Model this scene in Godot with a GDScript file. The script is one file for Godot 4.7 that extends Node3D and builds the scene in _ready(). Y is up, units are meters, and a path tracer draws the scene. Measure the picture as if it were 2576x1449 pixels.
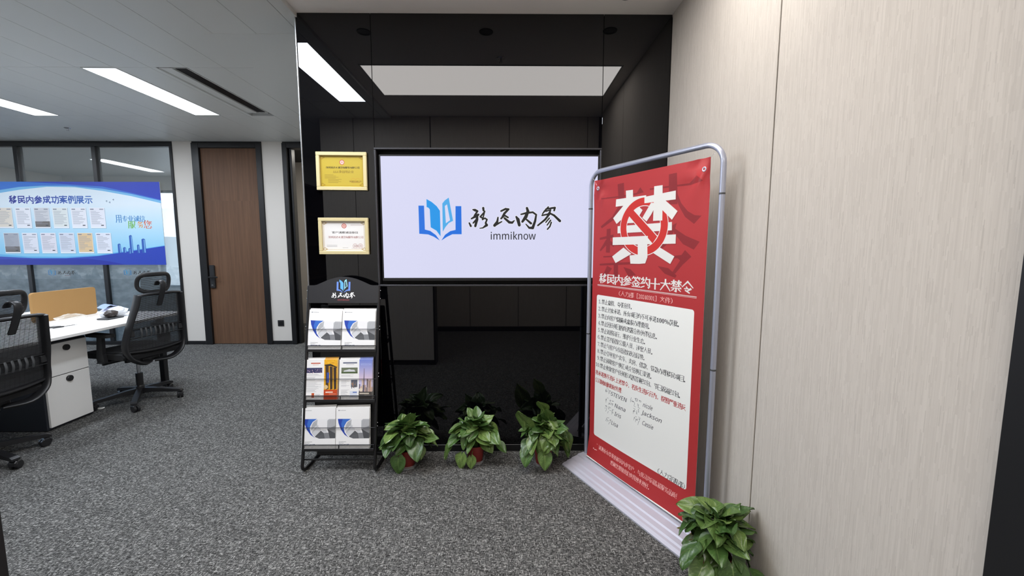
extends Node3D
# Stroke tables of the Chinese signs that the notices carry: each stroke is a chain of points on a 21 by 21 grid (0..9, a..k); @X places sign X in a box.
const GLYPHS := """
亻 g00b a7ak
木 06k6 a0ak a70h a7kh
林 @木00ak @木a0kk
示 31h1 08k8 a8ak7j 5c1i fcji
禁 @林00k9 @示0akk
止 b0bk b8j8 484k 0kkk
虚 a0a4 a2i2 24j4i7 244c0k 79h7 b5babhhbh9 9d9j fdfj 5e7i jehi 4kkk
假 @亻005k 717k 71c1c777 7bcb 7ecg f1j1j7f7 fajaek gakk
夸 @大00kb @亏2bik
亏 31h1 06k6 857ahagkbk
张 @弓009k @长90kk
弓 11i1i717 172didgkbj
长 505k9h 0aka h038 9akk
宀 a0a7 070g 07k7ke
宣 @宀00k7 37h7 @日49gg 0kkk
传 @亻006k @专70kk
专 33h3 08k8 a06dhd9h 5gdk
口 00k0kk0k00
日 00k0kk0k00 0aka
目 00k0kk0k00 07k7 0dkd
田 00k0kk0k00 0aka a0ak
月 30i0ikfk 302c0k 37i7 3did
禾 h042 06k6 a1ak a60g a6kg
夕 b01b 84i40k 79dd
移 @禾009k @夕a0kb @夕9bkk
民 21i1i7 27i7 212jaf 2cjc a7cfijkf
内 151k 15j5jkgk a0a84f a8gf
参 a035h5 e2i6 08k8 a60e a8ke da6d fd4h hg2k
竹 400c 36a6 678g e0ac d6k6 g7ig
佥 a009 a0k9 59f9 2c5h 9bah hccj 0kkk
签 @竹00k7 @佥07kk
纟 c004h4 h40cjb 0kjh
勺 600a 43j3jhgkdj 7adf
约 @纟008k @勺90kk
十 0aka a0ak
大 07k7 a0a70k a7kk
令 a00a a0ka 8aac 4dhd hd9h 6gek
人 a0a60k a6kk
力 04j4jghjck 90981k
阝 010k 01i1a8 a8kdfiai
部 a0a3 03d3 374a c37a 0aea @口1dck @阝e0kk
文 90b3 04k4 54kk g40k
牛 500a 45j5 0ckc b0bk
件 @亻006k @牛70kk
辶 3064 0868 685h0k 5hakkk
寸 06k6 e0ekbj 4a7e
过 @辶00kk @寸70kg
广 90b3 14k4 144c0k
度 @广00kk 48k8 858c e5ec 8cec 4eif if4k 6fkk
又 01i10k 35kk
承 41g1b4 b4bk7i 68g8 6bgb 5ehe 1767 671h j6e9 d9kh
讠 60b4 08b8 b8bike
艹 0aka 606k e0ek
若 @艹00k5 08k8 a60g @口7bjk
诺 @讠006k @若70kk
所 9023 232d0k 2797 979b2b i0b3 b3bc9k b9k9 g9gk
有 06k6 a00c @月59ik
工 12j2 a2ai 0iki
页 01k1 a185 353f 35h5hf a8ad0k cfkk
项 @工038h @页90kk
土 27i7 a0ai 0iki
匀 500a 44j4jhgkdj 79d9 5ehb
均 @土028i @匀80kk
不 01k1 b10d b6bk d8kf
可 01k1 f1fjck @口25ae
犭 h006 48cchk6k 9b0h
犬 07k7 a0a80k a8kk h2j4
获 @艹00k5 @犭067k @犬86kk
扌 06k6 c0ckaj 0eka
比 202j9f 2999 c0cjkjkf k4ca
批 @扌007k @比80kk
向 a076 151k 15j5jkgk @口59fg
夂 601a 53i30k 36kk
各 @夂00kb @口4bgk
客 @宀00k7 @各25ik
户 a0b3 24i4i9 29i9 244d0k
急 a005 51f1d5 25i5ib 28i8 2bib 2e0i 7d7ickhkig bdcf idkg
隐 @阝006k @急70kk
两 01k1 151k 15j5jkgk 714f 69ae d1bf d9hf
瞒 @目016j @艹70k5 @两77kk
或 04k4 c0dakkkg j7ai g0j2 @口28ad 1g9f
报 @扌007k 909k 91i1i7e7 9bib ib9k cckk
办 34h4gjbj a0a42k 1a0f jakf
王 01k1 29i9 0iki a1ai
里 20i0ia2a20 25i5 a0ak 2fif 0kkk
理 @王018j @里90kk
贝 202d 20i0id a5ad0k cekk
费 31h1h535 3538j8jb 707a3d d0dd @贝4dhk
用 212e0k 21j1jkgk 27j7 2djd b1bk
因 00k0kk0k00 47g7 a3a84h a8gh
壬 i023 0aka a2ai 2iii
任 @亻006k @壬70kk
何 @亻006k @可70kk
白 a074 24i4ik2k24 2cic
的 @白009k @勺a0kk
而 01k1 a185 151k 15j5jkgk 757h d5dh
秀 @禾00kc 3cgcfejegkdk 7c6g2k
透 @辶00kk @秀70kg
雨 20i0 050d 05k5kd a0ak 4979 4f7f d9g9 dfgf
足 20i0i727 a7ai adhd 4a4j 0kki
露 @雨00k8 @足099k @各a8kk
合 a009 a0k9 69e9 @口4cgk
乍 600b 45k5 959k 9aja 9fjf
作 @亻006k @乍70kk
火 a0a90k a9kk 353a i5fa
伙 @亻006k @火70kk
半 3065 h0e5 17j7 0dkd a0ak
伴 @亻006k @半70kk
言 a0a2 04k4 38h8 3bhb @口3ehk
信 @亻006k @言70kk
自 b094 34h4hk3k34 39h9 3ehe
心 270g 636iakhkhf a2c8 i6kd
息 @自30hc @心0dkk
氐 h023 232j8g 28k8 b2dcjkke 8kak
诋 @讠006k @氐70kk
臼 8023 232kiki3b3 2b8b cbib
殳 504608 50f0f6k6 2aia ia0k 4akk
毁 @臼009a @工0b9k @殳a0kk
同 111k 11j1jkgk 57f7 @口5bfh
彳 j006 j70d 9a9k
亍 21i1 08k8 c8ck9j
行 @彳006k @亍80kk
隹 600b 444k b0c4 44j4 49j9 4eje 4jkj b4bj
维 @纟008k @隹80kk
护 @扌007k @户80kk
业 707j d0dj 154c j5gc 0jkj
生 502a 25j5 3cic 0jkj a0aj
态 05k5 a0a50b a5kb 8a9c @心0ckk
国 00k0kk0k00 45g5 5afa 4ggg a5ag ccee
豕 11j1 c106 83ccakak7j a80e ad0k i5d8 d9kj
家 @宀00k7 @豕05kk
公 700a d0ka a92ihi dejk
耳 01k1 414i g1gk 47g7 4cgc 0ikg
只 20i0ib2b20 5d0k fdkk
职 @耳00ak @只b0kk
员 @口40g6 @贝28ik
氵 40b4 088c 1kac
步 @止00k9 a9ag 6b3f fcic ic2k
涉 @氵006k @步70kk
山 a0ak 060kkkk6
密 @宀00k7 363b 6689 75cbf9 h54c h6ia @山4cgk
与 5048j8ikfk 53h3 0dhd
讨 @讠006k @寸80kk
仑 a009 a0k9 797jijif h97d
论 @讠006k @仑70kk
正 01k1 a1aj a9i9 393j 0jkj
攵 600a 45k5 g60k 59kk
政 @正01aj @攵a0kk
台 a018i7 e3j9 @口3bhk
治 @氵006k @台70kk
局 21i1i626 212c0k 2aiaijgk @口5eej
丸 05g5gjkjkg 90980k 4a8d
执 @扌009k @丸90kk
势 @执00kb @力3bhk
引 @弓00ck h0hk
导 41g1g646 414ahah8 0bkb e9ekbj 5d8g
卖 a0a5 32h2 06k6h9 587a 4b7d b8be0k 0fkf ehkk
车 12i2 9029i9 0eke b6bk
方 a0b3 04k4 89h9gkbk 840k
房 a0b2 23i3i7 27i7 233c0k @方58jk
昔 03k3 6068 e0e8 08k8 @日4bgk
借 @亻006k @昔70kk
士 05k5 a0aa 2aia
欠 600a 44k4h9 b8bb0k bbkk
款 @士00a9 @示0aak @欠b0kk
代 @亻006k 75k4 c0ddjkkg h1j3
贷 @代00kb @贝3bhk
协 @十006k @办70kk
且 202j 20i0ij 27i7 2did 0jkj
助 @且00aj @力a0kk
奂 5006 51e1b5 353b 35h5hb 0ckc a5ac0k bckk
换 @扌007k @奂80kk
汇 @氵006k k181 818k 8kkk
介 a00a a0ka 7a7d3k dadk
刀 11i1hkdj 810k
召 @刀10ja @口3bhk
绍 @纟008k @召90kk
巨 k121 212k 2kkk 26i6ie2e
渠 @氵006b @巨80ka @木0bkk
首 5073 f0d3 04k4 a4a7 @目47gk
道 @辶00kk @首70kg
收 131e7c 707k @攵90kk
取 @耳00bk @又b3kk
开 01k1 08k8 515b2k d1dk
彡 i006 j71d jd0k
形 @开00bk @彡c0kk
式 04k4 c0ddjkkf g0j2 29b9 696g 1hbe
答 @竹00k7 @合06kk
身 a073 333d 33h3hkek 37h7 3bhb 0fjd h80k
谢 @讠004k @身50ck @寸d0kk
红 @纟008k @工91kj
包 500a 43j3jegf 58d8dd5d 585jkjkf
节 @艹00k6 39i9hgeg a9ak
礻 80b3 15h50g 9a9k bcgg
兄 @口30h9 6a6e0k dadjfkkkkf
祝 @礻008k @兄80kk
畐 01k1 @口34h9 @田1bjk
福 @礻008k @畐90kk
我 9023 06k6 626k3i 0e9b d0ebjkkg i8bi g1j4
色 6006 51e1c5 25i5id2d 252jkjkf a5ad
绝 @纟008k @色80kk
韦 22i2 06k6 0cjcjhhi a0ak
违 @辶00kk @韦70kg
反 h023 232c0k 28h80k 6bkk
上 a0aj a8i8 0jkj
术 05k5 a0ak a60g a6kg f1i3
述 @辶00kk @术70kg
发 4038k8 a00k 8bhb4k 7ckk f1h4
为 3164 06i6hkdj a00k b9dd
女 a03dgk 07k7 g72k
安 @宀00k7 @女16jk
按 @扌007k @安80kk
照 @日007c @召90kd 1g0k 6g7k cgdk igkk
严 01k1 7177 d1d7 2356 i3f6 07k7 272d0k
重 h022 04k4 @日37hd a1ak 3ghg 0kkk
司 10j0jkfj 25e5 @口3ach
制 2006 24b4 08c8 707k 1b1i 1bcbchah g2gd k0kkhj
古 06k6 a0aa @口2ajk
做 @亻004k @古50bk @攵c0kk
相 @木009k @目a1kj
应 @广00kk 687f b7ce i6eh 4jkj
处 5009 43b40k 36ejkk f0ff f6k9
次 1263 0a74 @欠70kk
资 @次00kb @贝4bgk
源 @氵005k 71k1 717c5k d1b3 @日93ib ebekcj ad8h hdki
成 24k4 244d0k 29a99h6g c0dbjkkg g0j2 i7ai
诚 @讠006k @成70kk
邀 @辶00kk @白70c7 @方78dg @攵e0kg
尊 5072 f0d2 03k3 36h6hd3d36 8378 c3c8 0gkg dedkak 5h8j
贵 @口41g5 a0a8 08k8 @贝49gk
共 05k5 606d e0ed 0dkd 6f1k efjk
皿 202i 20i0ii 808i e0ei 0iki
监 303a 909b f0b6 d4k4 e6h9 @皿0ckk
督 606a 65a5 0aba 5b2f 9bcf @又b0kb @目4dgk
服 @月008k b0bk b0j0j6g6 b9j9bk cakk
务 @夂00kb @力3bhk
品 @口50f8 @口0b8k @口cbkk
质 i023 232c0k 26k6 b2b9 @贝59jk
咸 24k4 244d0k 58b8 @口5aag c0ddjkkg g0j2 j8bi
感 @咸00kc @心0dkk
尔 600a 45k5h8 b5bkaj 7a4g fajf
你 @亻006k @尔70kk
您 @你00kc @心0dkk
帮 12a2 15a5 08b8 606a2c @阝d0kb 3d3j 3dhdhj abak
们 @亻006k 8094 868k c2j2jkhk
变 a0a2 03k3 737a d3da 450a g5ka 3bhb hb0k 5ckk
得 @彳005k @日80i7 79k9 6dkd gagkdk 9fbi
越 606c 13b3 07c7 6aba 3a3g0k 2hakkk d4k4 d4ddgb g0hckf j7dh
来 13j3 09k9 a0ak 4568 g5e8 a90i a9ki
子 31h1a6 a6ak6j 09k9
好 @女009k @子90kk
功 @工028i @力80kk
案 @安00kc @木0akk
例 @亻005k 51d1 915a 75c5 c56k 7a9d f2fd k0kkhj
展 21i1i525 212c0k 68i8 989c f8fc 4ckc 7c7kah 9dkk hdde
深 @氵006k 7275 72k2k5 a478 f4i8 7bkb e8ek ec7j eckj
圳 @土028i a1ac7k f1fi k0kk
元 31h1 07k7 777c1k d7djfkkkkf
远 @辶00kk @元70kg
达 @辶00kk @大70kg
永 80b2 56a6ak7j 0989 892h i4c9 b8kj
咨 @次00kb @口4cgk
询 @讠006k 900a 83j3jhgkdj @日89eg
限 @阝006k 81i1ia 86i6 8aia 818jdg cakk
级 @纟008k 90f0d7i79k b1ad8k ebkk
企 a009 a0k9 a6aj acic 4b4j 0jkj
满 @氵006k @艹70k5 @两77kk
意 a0a1 12j2 6375 e3d5 06k6 @日38hd @心0ekk
单 5073 f0d3 24h4he2e24 29h9 0hkh a4ak
立 a0b4 15j5 467h g6dh 0jkj
位 @亻006k @立70kk
及 20e0c7i72k 513d0k 6bkk
、 2g5k
， 3g4i2k
。 1g4g4j1j1g
： 2a3a 2i3i
！ 303d 3i3j
（ j0e5ddefjk
） 10666e1k
【 k0e0ekkk
】 0060 606k 6k0k
* 3070 1393
"""

# ------------------------------------------------------------------ the scene
var M := {}

func _ready():
	# ---- camera, sky, exposure
	var cam = Camera3D.new()
	cam.name = "camera"
	add_child(cam)
	cam.fov = 69.7248
	cam.near = 0.04
	cam.far = 300.0
	cam.position = Vector3(0, 1.40, 0)
	cam.rotation_degrees = Vector3(-5.956, -0.551, 0)
	cam.current = true
	var we = WorldEnvironment.new()
	we.name = "world"
	var env = Environment.new()
	env.tonemap_mode = Environment.TONE_MAPPER_LINEAR
	env.tonemap_exposure = 1.12
	env.sdfgi_enabled = true
	env.ssao_enabled = true
	env.ssil_enabled = true
	env.background_mode = Environment.BG_SKY
	var sky = Sky.new()
	var sm = ProceduralSkyMaterial.new()
	sm.sky_top_color = srgb(150, 190, 235)
	sm.sky_horizon_color = srgb(222, 234, 246)
	sm.ground_bottom_color = srgb(120, 124, 128)
	sm.ground_horizon_color = srgb(190, 198, 204)
	sm.energy_multiplier = 4.0
	sky.sky_material = sm
	env.sky = sky
	we.environment = env
	add_child(we)

	for line in GLYPHS.split("\n"):
		var p = line.strip_edges().split(" ", false)
		if p.size() > 1:
			glyphs[p[0]] = p.slice(1)
	materials()
	# ---- lamps of the ceilings
	var cool = srgb(236, 244, 255)
	var warm = srgb(255, 250, 246)
	ceiling_lamp("ceiling_panel_light", "large rectangular light panel in the ceiling before the black glass wall", Vector2(-1.165, -1.955), Vector2(0.903, -1.305), 2.81, LAMP_GLOW, LAMP_PANEL, warm)
	var strips = [[-3.34, -3.445, "slim strip light beside the slotted air vent in the office ceiling"], [-5.075, -3.475, "slim strip light in the office ceiling next to the sprinkler head"],
		[-1.63, -1.2, "slim strip light in the office ceiling beside the reception area"], [-3.34, -1.2, "slim strip light in the office ceiling above the aisle"],
		[-5.075, -1.2, "slim strip light in the office ceiling over the far end of the desks"], [-6.8, -3.475, "slim strip light in the office ceiling nearest the window wall"]]
	for s in strips:
		ceiling_lamp("ceiling_strip_light", s[2], Vector2(s[0], s[1]), Vector2(s[0] + 0.25, s[1] - 1.175), 2.785, LAMP_GLOW, LAMP_STRIP, cool, "strip lights in the office ceiling")
	ceiling_lamp("ceiling_panel_light", "added fill light panel in the lift lobby ceiling outside the doorway", Vector2(-0.7, 0.25), Vector2(0.7, 0.85), 2.81, LAMP_GLOW, 12.0, warm)  # unseen lamp, added to brighten the lower right wall and the banner
	setting()
	feature_wall()
	office()
	rack()
	display_stand()
	plants()
	print("built")

const LAMP_GLOW = 2.0
const LAMP_PANEL = 6.0
const LAMP_STRIP = 36.0

func materials():
	M.ceil_metal = mat(srgb(200, 202, 200), 0.45)
	M.ceil_paint = mat(srgb(238, 233, 228), 0.8)
	M.joint = mat(srgb(30, 30, 30), 0.9)
	M.black_glass = mat(srgb(4, 4, 6), 0.012, 0.0, 0.53)
	M.black_matte = mat(srgb(12, 12, 13), 0.6)
	M.black_metal = mat(srgb(20, 20, 22), 0.38)
	M.black_plastic = mat(srgb(30, 30, 32), 0.42)
	M.grey_plastic = mat(srgb(70, 72, 74), 0.4)
	M.black_rubber = mat(srgb(26, 26, 27), 0.6)
	M.black_fabric = mat(srgb(20, 20, 22), 0.9)
	M.mesh_fabric = mat(srgb(28, 28, 30), 0.7)
	M.chrome = mat(srgb(180, 182, 186), 0.18, 1.0)
	M.trim_metal = mat(srgb(74, 74, 78), 0.35, 0.7)
	M.silver_trim = mat(srgb(170, 172, 174), 0.35, 0.8)
	M.pot = mat(srgb(128, 44, 40), 0.45)
	M.soil = mat(srgb(40, 32, 26), 0.95)
	M.stem = mat(srgb(96, 120, 58), 0.5)
	M.clear_plastic = mat(Color(0.9, 0.92, 0.93, 0.18), 0.08)
	M.clear_plastic.transparency = BaseMaterial3D.TRANSPARENCY_ALPHA
	M.pane = mat(Color(0.9, 0.95, 0.95, 0.06), 0.02)
	M.pane.transparency = BaseMaterial3D.TRANSPARENCY_ALPHA
	M.pale_wood = mat(srgb(204, 190, 144), 0.55)
	M.dark_card = mat(srgb(40, 38, 34), 0.9)
	M.white_wall = mat(srgb(208, 203, 196), 0.7)
	M.white_laminate = mat(srgb(246, 245, 242), 0.35)
	M.dark_laminate = mat(srgb(34, 38, 46), 0.5)
	M.ochre = mat(srgb(160, 122, 72), 0.85)
	M.tube_silver = mat(srgb(176, 180, 196), 0.32, 0.55)
	M.base_silver = mat(srgb(196, 197, 210), 0.42, 0.25)
	M.paper = mat(srgb(236, 236, 234), 0.7)
	M.carpet = mat(Color.WHITE, 0.95, 0.0, 0.2)
	var carpet = make_carpet()
	M.carpet.albedo_texture = ImageTexture.create_from_image(carpet)
	M.carpet.uv1_triplanar = true
	M.carpet.uv1_world_triplanar = true
	M.carpet.uv1_scale = Vector3(0.86, 0.86, 0.86)
	M.carpet.heightmap_enabled = true
	M.carpet.heightmap_scale = 0.25
	M.carpet.heightmap_texture = M.carpet.albedo_texture
	M.wallpaper = mat(Color.WHITE, 0.75, 0.0, 0.35)
	M.wallpaper.albedo_texture = ImageTexture.create_from_image(make_wallpaper())
	M.wallpaper.uv1_triplanar = true
	M.wallpaper.uv1_world_triplanar = true
	M.wallpaper.uv1_scale = Vector3(1.25, 0.6, 1.25)
	M.wood = mat(Color.WHITE, 0.5, 0.0, 0.35)
	M.wood.albedo_texture = ImageTexture.create_from_image(make_wood())
	M.wood.uv1_triplanar = true
	M.wood.uv1_world_triplanar = true
	M.wood.uv1_scale = Vector3(1.1, 0.5, 1.1)
	M.leaves = [leaf_material(srgb(82, 110, 56), srgb(150, 172, 104), 1), leaf_material(srgb(68, 98, 48), srgb(128, 154, 90), 2), leaf_material(srgb(96, 122, 62), srgb(170, 188, 118), 3), leaf_material(srgb(58, 86, 43), srgb(112, 140, 78), 4)]
	leaf_meshes = [make_leaf_mesh(0.24, 0.16, 1.0, 0.46), make_leaf_mesh(0.16, 0.3, 1.4, 0.5), make_leaf_mesh(0.34, 0.1, 0.6, 0.43), make_leaf_mesh(0.08, 0.22, 1.8, 0.48)]

# ------------------------------------------------------------------ room shell
func setting():
	struct("floor", bc(Vector3(-9.3, -0.12, -9.0), Vector3(2.4, 0.0, 2.0)), M.carpet)
	# reception ceiling, plastered, open where the light panel sits
	var rc = new_st()
	for q in [[-1.29, 1.3, -2.95, -1.97], [-1.29, 1.3, -1.29, -0.5], [-1.29, -1.18, -1.97, -1.29], [0.918, 1.3, -1.97, -1.29]]:
		box(rc, Vector3((q[0] + q[1]) / 2, 2.88, (q[2] + q[3]) / 2), Vector3(q[1] - q[0], 0.14, q[3] - q[2]))
	box(rc, Vector3(-0.13, 2.97, -1.63), Vector3(2.2, 0.04, 0.8))
	struct("ceiling", rc, M.ceil_paint)
	# office ceiling: metal planks 0.3 m wide under a slab
	var oc = struct_node("ceiling_office")
	obj("slab", bc(Vector3(-9.3, 2.815, -9.0), Vector3(-1.29, 2.95, -0.45)), M.joint, oc)
	obj("slab", bc(Vector3(-9.3, 2.785, -0.45), Vector3(-2.0, 2.95, 1.5)), M.ceil_metal, oc)
	obj("edge_strip", bc(Vector3(-1.368, 2.783, -2.9), Vector3(-1.288, 2.815, -0.5), 0.002), M.ceil_metal, oc)
	obj("edge_strip", bc(Vector3(-2.0, 2.783, -5.78), Vector3(-1.29, 2.815, -2.9), 0.002), M.ceil_metal, oc)
	var rows = [[-0.45, -1.188], [-1.188, -2.387], [-2.387, -3.433], [-3.433, -4.662], [-4.662, -5.79]]
	for r in rows.size():
		for k in 27:
			var xa = -1.37 - 0.2875 * k
			var xb = xa - 0.2875
			if xb < -9.2:
				continue
			var cuts = [[rows[r][0], rows[r][1]]]
			# leave room for lamps and the vent
			if r == 1 or r == 3:
				var lamp = false
				for lx in [-1.505, -3.215, -4.95, -6.675]:
					if lx < xa and lx > xb and not (r == 3 and lx > -2.0):
						lamp = true
				if r == 3 and -2.64 < xa and -2.64 > xb:
					lamp = true
				if lamp:
					continue
			obj("plank", bc(Vector3(xb + 0.0015, 2.785, rows[r][1] + 0.0015), Vector3(xa - 0.0015, 2.815, rows[r][0] - 0.0015), 0.0012), M.ceil_metal, oc)
	# filler strips around the lamps
	for lx in [[-1.63, 1], [-3.34, 1], [-5.075, 1], [-3.34, 3], [-5.075, 3], [-6.8, 3], [-2.752, 3]]:
		var r = lx[1]
		var k = floor((-1.37 - lx[0] - 0.02) / 0.2875)
		var xa = -1.37 - 0.2875 * k
		var xb = xa - 0.2875
		var w = 0.25 if lx[0] != -2.752 else 0.222
		if lx[0] - 0.012 > xb:
			obj("filler", bc(Vector3(xb + 0.0015, 2.785, rows[r][1]), Vector3(lx[0] - 0.012, 2.815, rows[r][0])), M.ceil_metal, oc)
		if xa > lx[0] + w + 0.012:
			obj("filler", bc(Vector3(lx[0] + w + 0.012, 2.785, rows[r][1]), Vector3(xa - 0.0015, 2.815, rows[r][0])), M.ceil_metal, oc)
	# slotted air vent
	var v = thing("air_vent", "white linear air vent with a dark slot in the office ceiling", "air vent", Vector3(-2.641, 2.785, -4.0))
	for q in [[-0.1085, 0.006], [0.1085, 0.006], [-0.015, 0.012]]:
		obj("rim", bx(Vector3(q[0], 0.006, 0), Vector3(q[1], 0.016, 1.12), 0.001), M.ceil_metal, v)
	for s in [-1.0, 1.0]:
		obj("end_rim", bx(Vector3(0, 0.006, s * 0.557), Vector3(0.222, 0.016, 0.006), 0.001), M.ceil_metal, v)
	obj("panel", bx(Vector3(-0.062, 0.008, 0), Vector3(0.082, 0.012, 1.1), 0.001), M.ceil_metal, v)
	obj("duct", bx(Vector3(0.048, 0.022, 0), Vector3(0.115, 0.004, 1.11)), M.grey_plastic, v)
	for i in 7:
		obj("louvre", bx(Vector3(0.006 + i * 0.0148, 0.012, 0), Vector3(0.0035, 0.016, 1.1), 0.0, Transform3D(Basis(), Vector3.ZERO)), M.trim_metal, v)
	# ceiling fittings
	for q in [[-0.958, -2.468, "above the framed certificates"], [-0.144, -2.476, "above the television"], [0.677, -2.499, "above the red banner's stand"]]:
		var d = thing("recessed_downlight", "small round unlit downlight in the ceiling " + q[2], "downlight", Vector3(q[0], 2.81, q[1]), 0.0, "unlit downlights in a row")
		var st = new_st()
		lathe(st, [Vector2(0.036, 0.0), Vector2(0.034, -0.004), Vector2(0.045, -0.004), Vector2(0.047, 0.001)], Vector3.ZERO, 24)
		obj("ring", st, M.black_plastic, d)
		st = new_st()
		lathe(st, [Vector2(0.0, -0.0015), Vector2(0.036, -0.001)], Vector3.ZERO, 20)
		obj("lens", st, M.grey_plastic, d)
	sprinkler("white fire sprinkler head between the downlights and the light panel", Vector3(-0.053, 2.81, -2.082))
	sprinkler("fire sprinkler head in the metal office ceiling", Vector3(-5.246, 2.785, -5.148))

	# right wall: wallpapered panels on a dark carcass
	var wr = struct_node("wall_right")
	obj("carcass", bc(Vector3(1.026, 0, -2.95), Vector3(1.2, 2.95, -0.78)), M.joint, wr)
	for q in [[-2.692, -1.6275], [-1.6195, -0.776]]:
		obj("panel", bc(Vector3(1.0145, 0.004, q[0]), Vector3(1.0255, 2.812, q[1]), 0.0015), M.wallpaper, wr)
	obj("edge_bead", bc(Vector3(1.011, 0.004, -0.778), Vector3(1.027, 2.81, -0.773), 0.001), M.silver_trim, wr)

	# entrance wall behind the camera with its doorway
	var wf = struct_node("wall_entrance")
	obj("carcass", bc(Vector3(-2.07, 0, -0.648), Vector3(-0.94, 2.95, -0.5)), M.joint, wf)
	obj("lintel", bc(Vector3(-1.02, 2.42, -0.648), Vector3(1.2, 2.95, -0.52)), M.joint, wf)
	var xs = [-2.075, -1.707, -0.857, 0.015, 0.885, 1.02]
	for i in 5:
		var low = 0.06 if xs[i + 1] < -0.8 else 2.44
		obj("panel", bc(Vector3(xs[i] + 0.003, low, -0.66), Vector3(minf(xs[i + 1] - 0.003, 1.01 if i != 1 else -0.865), 2.808, -0.648), 0.0015), M.wallpaper, wf)
	obj("jamb", bc(Vector3(-0.94, 0, -0.656), Vector3(-0.846, 2.42, -0.5), 0.002), M.black_metal, wf)
	obj("jamb", bc(Vector3(0.972, 0, -0.774), Vector3(1.2, 2.42, -0.5), 0.002), M.black_metal, wf)
	obj("head", bc(Vector3(-0.94, 2.36, -0.656), Vector3(1.02, 2.43, -0.5), 0.002), M.black_metal, wf)
	# lift lobby outside the doorway
	struct("wall_lobby", bc(Vector3(-2.07, 0, 1.25), Vector3(2.4, 2.95, 1.4)), M.wallpaper)
	struct("wall_lobby_left", bc(Vector3(-2.07, 0, -0.5), Vector3(-1.95, 2.95, 1.25)), M.wallpaper)
	struct("wall_front", bc(Vector3(-9.3, 0, 1.4), Vector3(-2.07, 2.95, 1.55)), M.white_wall)
	struct("wall_lobby_right", bc(Vector3(2.2, 0, -0.8), Vector3(2.4, 2.95, 1.4)), M.wallpaper)
	struct("wall_lobby_return", bc(Vector3(1.2, 0, -0.8), Vector3(2.4, 2.95, -0.5)), M.wallpaper)
	struct("ceiling_lobby", bc(Vector3(-2.0, 2.83, -0.5), Vector3(2.4, 2.95, 1.4)), M.ceil_paint)
	struct("baseboard_lobby", bc(Vector3(-1.95, 0, 1.238), Vector3(2.2, 0.08, 1.252), 0.002), M.black_metal)
	for i in 4:
		struct("trim_%d" % (i + 2), bc(Vector3(-1.4 + i * 0.78, 0.08, 1.247), Vector3(-1.392 + i * 0.78, 2.81, 1.253)), M.joint)

func sprinkler(label, at):
	var s = thing("sprinkler_head", label, "sprinkler", at)
	var st = new_st()
	lathe(st, [Vector2(0.0, -0.006), Vector2(0.03, -0.006), Vector2(0.036, 0.0)], Vector3.ZERO, 20)
	obj("escutcheon", st, M.chrome, s)
	st = new_st()
	lathe(st, [Vector2(0.0, -0.03), Vector2(0.014, -0.03), Vector2(0.014, -0.028), Vector2(0.004, -0.027), Vector2(0.006, -0.006)], Vector3.ZERO, 16)
	obj("deflector", st, M.chrome, s)

# ------------------------------------------------------------------ black glass wall with the screen
func feature_wall():
	var w = struct_node("wall_center")
	obj("carcass", bc(Vector3(-1.29, 0, -2.95), Vector3(1.026, 2.812, -2.77)), M.black_matte, w)
	var ps = [[-1.294, -0.8435, 0.05, 2.809], [-0.8415, 0.5925, 2.008, 2.809], [0.5945, 1.0125, 0.05, 2.809], [-0.8415, 0.5925, 0.05, 1.132]]
	for p in ps:
		obj("glass_panel", bc(Vector3(p[0], p[2], -2.77), Vector3(p[1], p[3], -2.695), 0.0012), M.black_glass, w)
	obj("plinth", bc(Vector3(-1.294, 0, -2.77), Vector3(1.0125, 0.047, -2.692), 0.002), M.black_metal, w)
	obj("edge_trim", bc(Vector3(-1.301, 0, -2.95), Vector3(-1.2945, 2.812, -2.688), 0.001), M.silver_trim, w)
	# metal frame of the screen's niche
	var t = struct_node("trim_1")
	for q in [[-0.845, 0.596, 1.998, 2.010], [-0.845, 0.596, 1.130, 1.142], [-0.845, -0.833, 1.142, 1.998], [0.584, 0.596, 1.142, 1.998]]:
		obj("bar", bc(Vector3(q[0], q[2], -2.735), Vector3(q[1], q[3], -2.686), 0.0025), M.trim_metal, t)
	# television
	var tv = thing("television", "wide flat television showing a blue book emblem on lilac white", "television", Vector3(-0.117, 1.572, -2.72))
	obj("body", bx(Vector3(0, -0.004, 0.0), Vector3(1.40, 0.806, 0.044), 0.004), M.black_plastic, tv)
	for q in [[0, 0.391, 1.40, 0.008], [0, -0.396, 1.40, 0.020], [-0.695, 0, 0.009, 0.78], [0.695, 0, 0.009, 0.78]]:
		obj("bezel", bx(Vector3(q[0], q[1], 0.0235), Vector3(q[2], q[3], 0.008), 0.0015), M.black_metal, tv)
	var m = mat(srgb(8, 8, 10), 0.25)
	m.emission_enabled = true
	m.emission_texture = ImageTexture.create_from_image(make_tv_picture())
	m.emission = Color.BLACK
	m.emission_energy_multiplier = 0.88
	obj("screen", sheet(1.382, 0.775, Transform3D(Basis(), Vector3(0, 0.0, 0.0232))), m, tv)
	certificate("gold printed certificate in a pale wooden frame on the black glass wall", -1.207, 1.744, -0.890, 1.980, make_certificate_picture(0), -0.008)
	certificate("white printed certificate in a pale wooden frame on the black glass wall", -1.211, 1.339, -0.893, 1.572, make_certificate_picture(1), -0.004)

# ------------------------------------------------------------------ brochure rack and brochures
const LEAN = 0.1826
func rack_z(y): return -2.42 - LEAN * y

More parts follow.
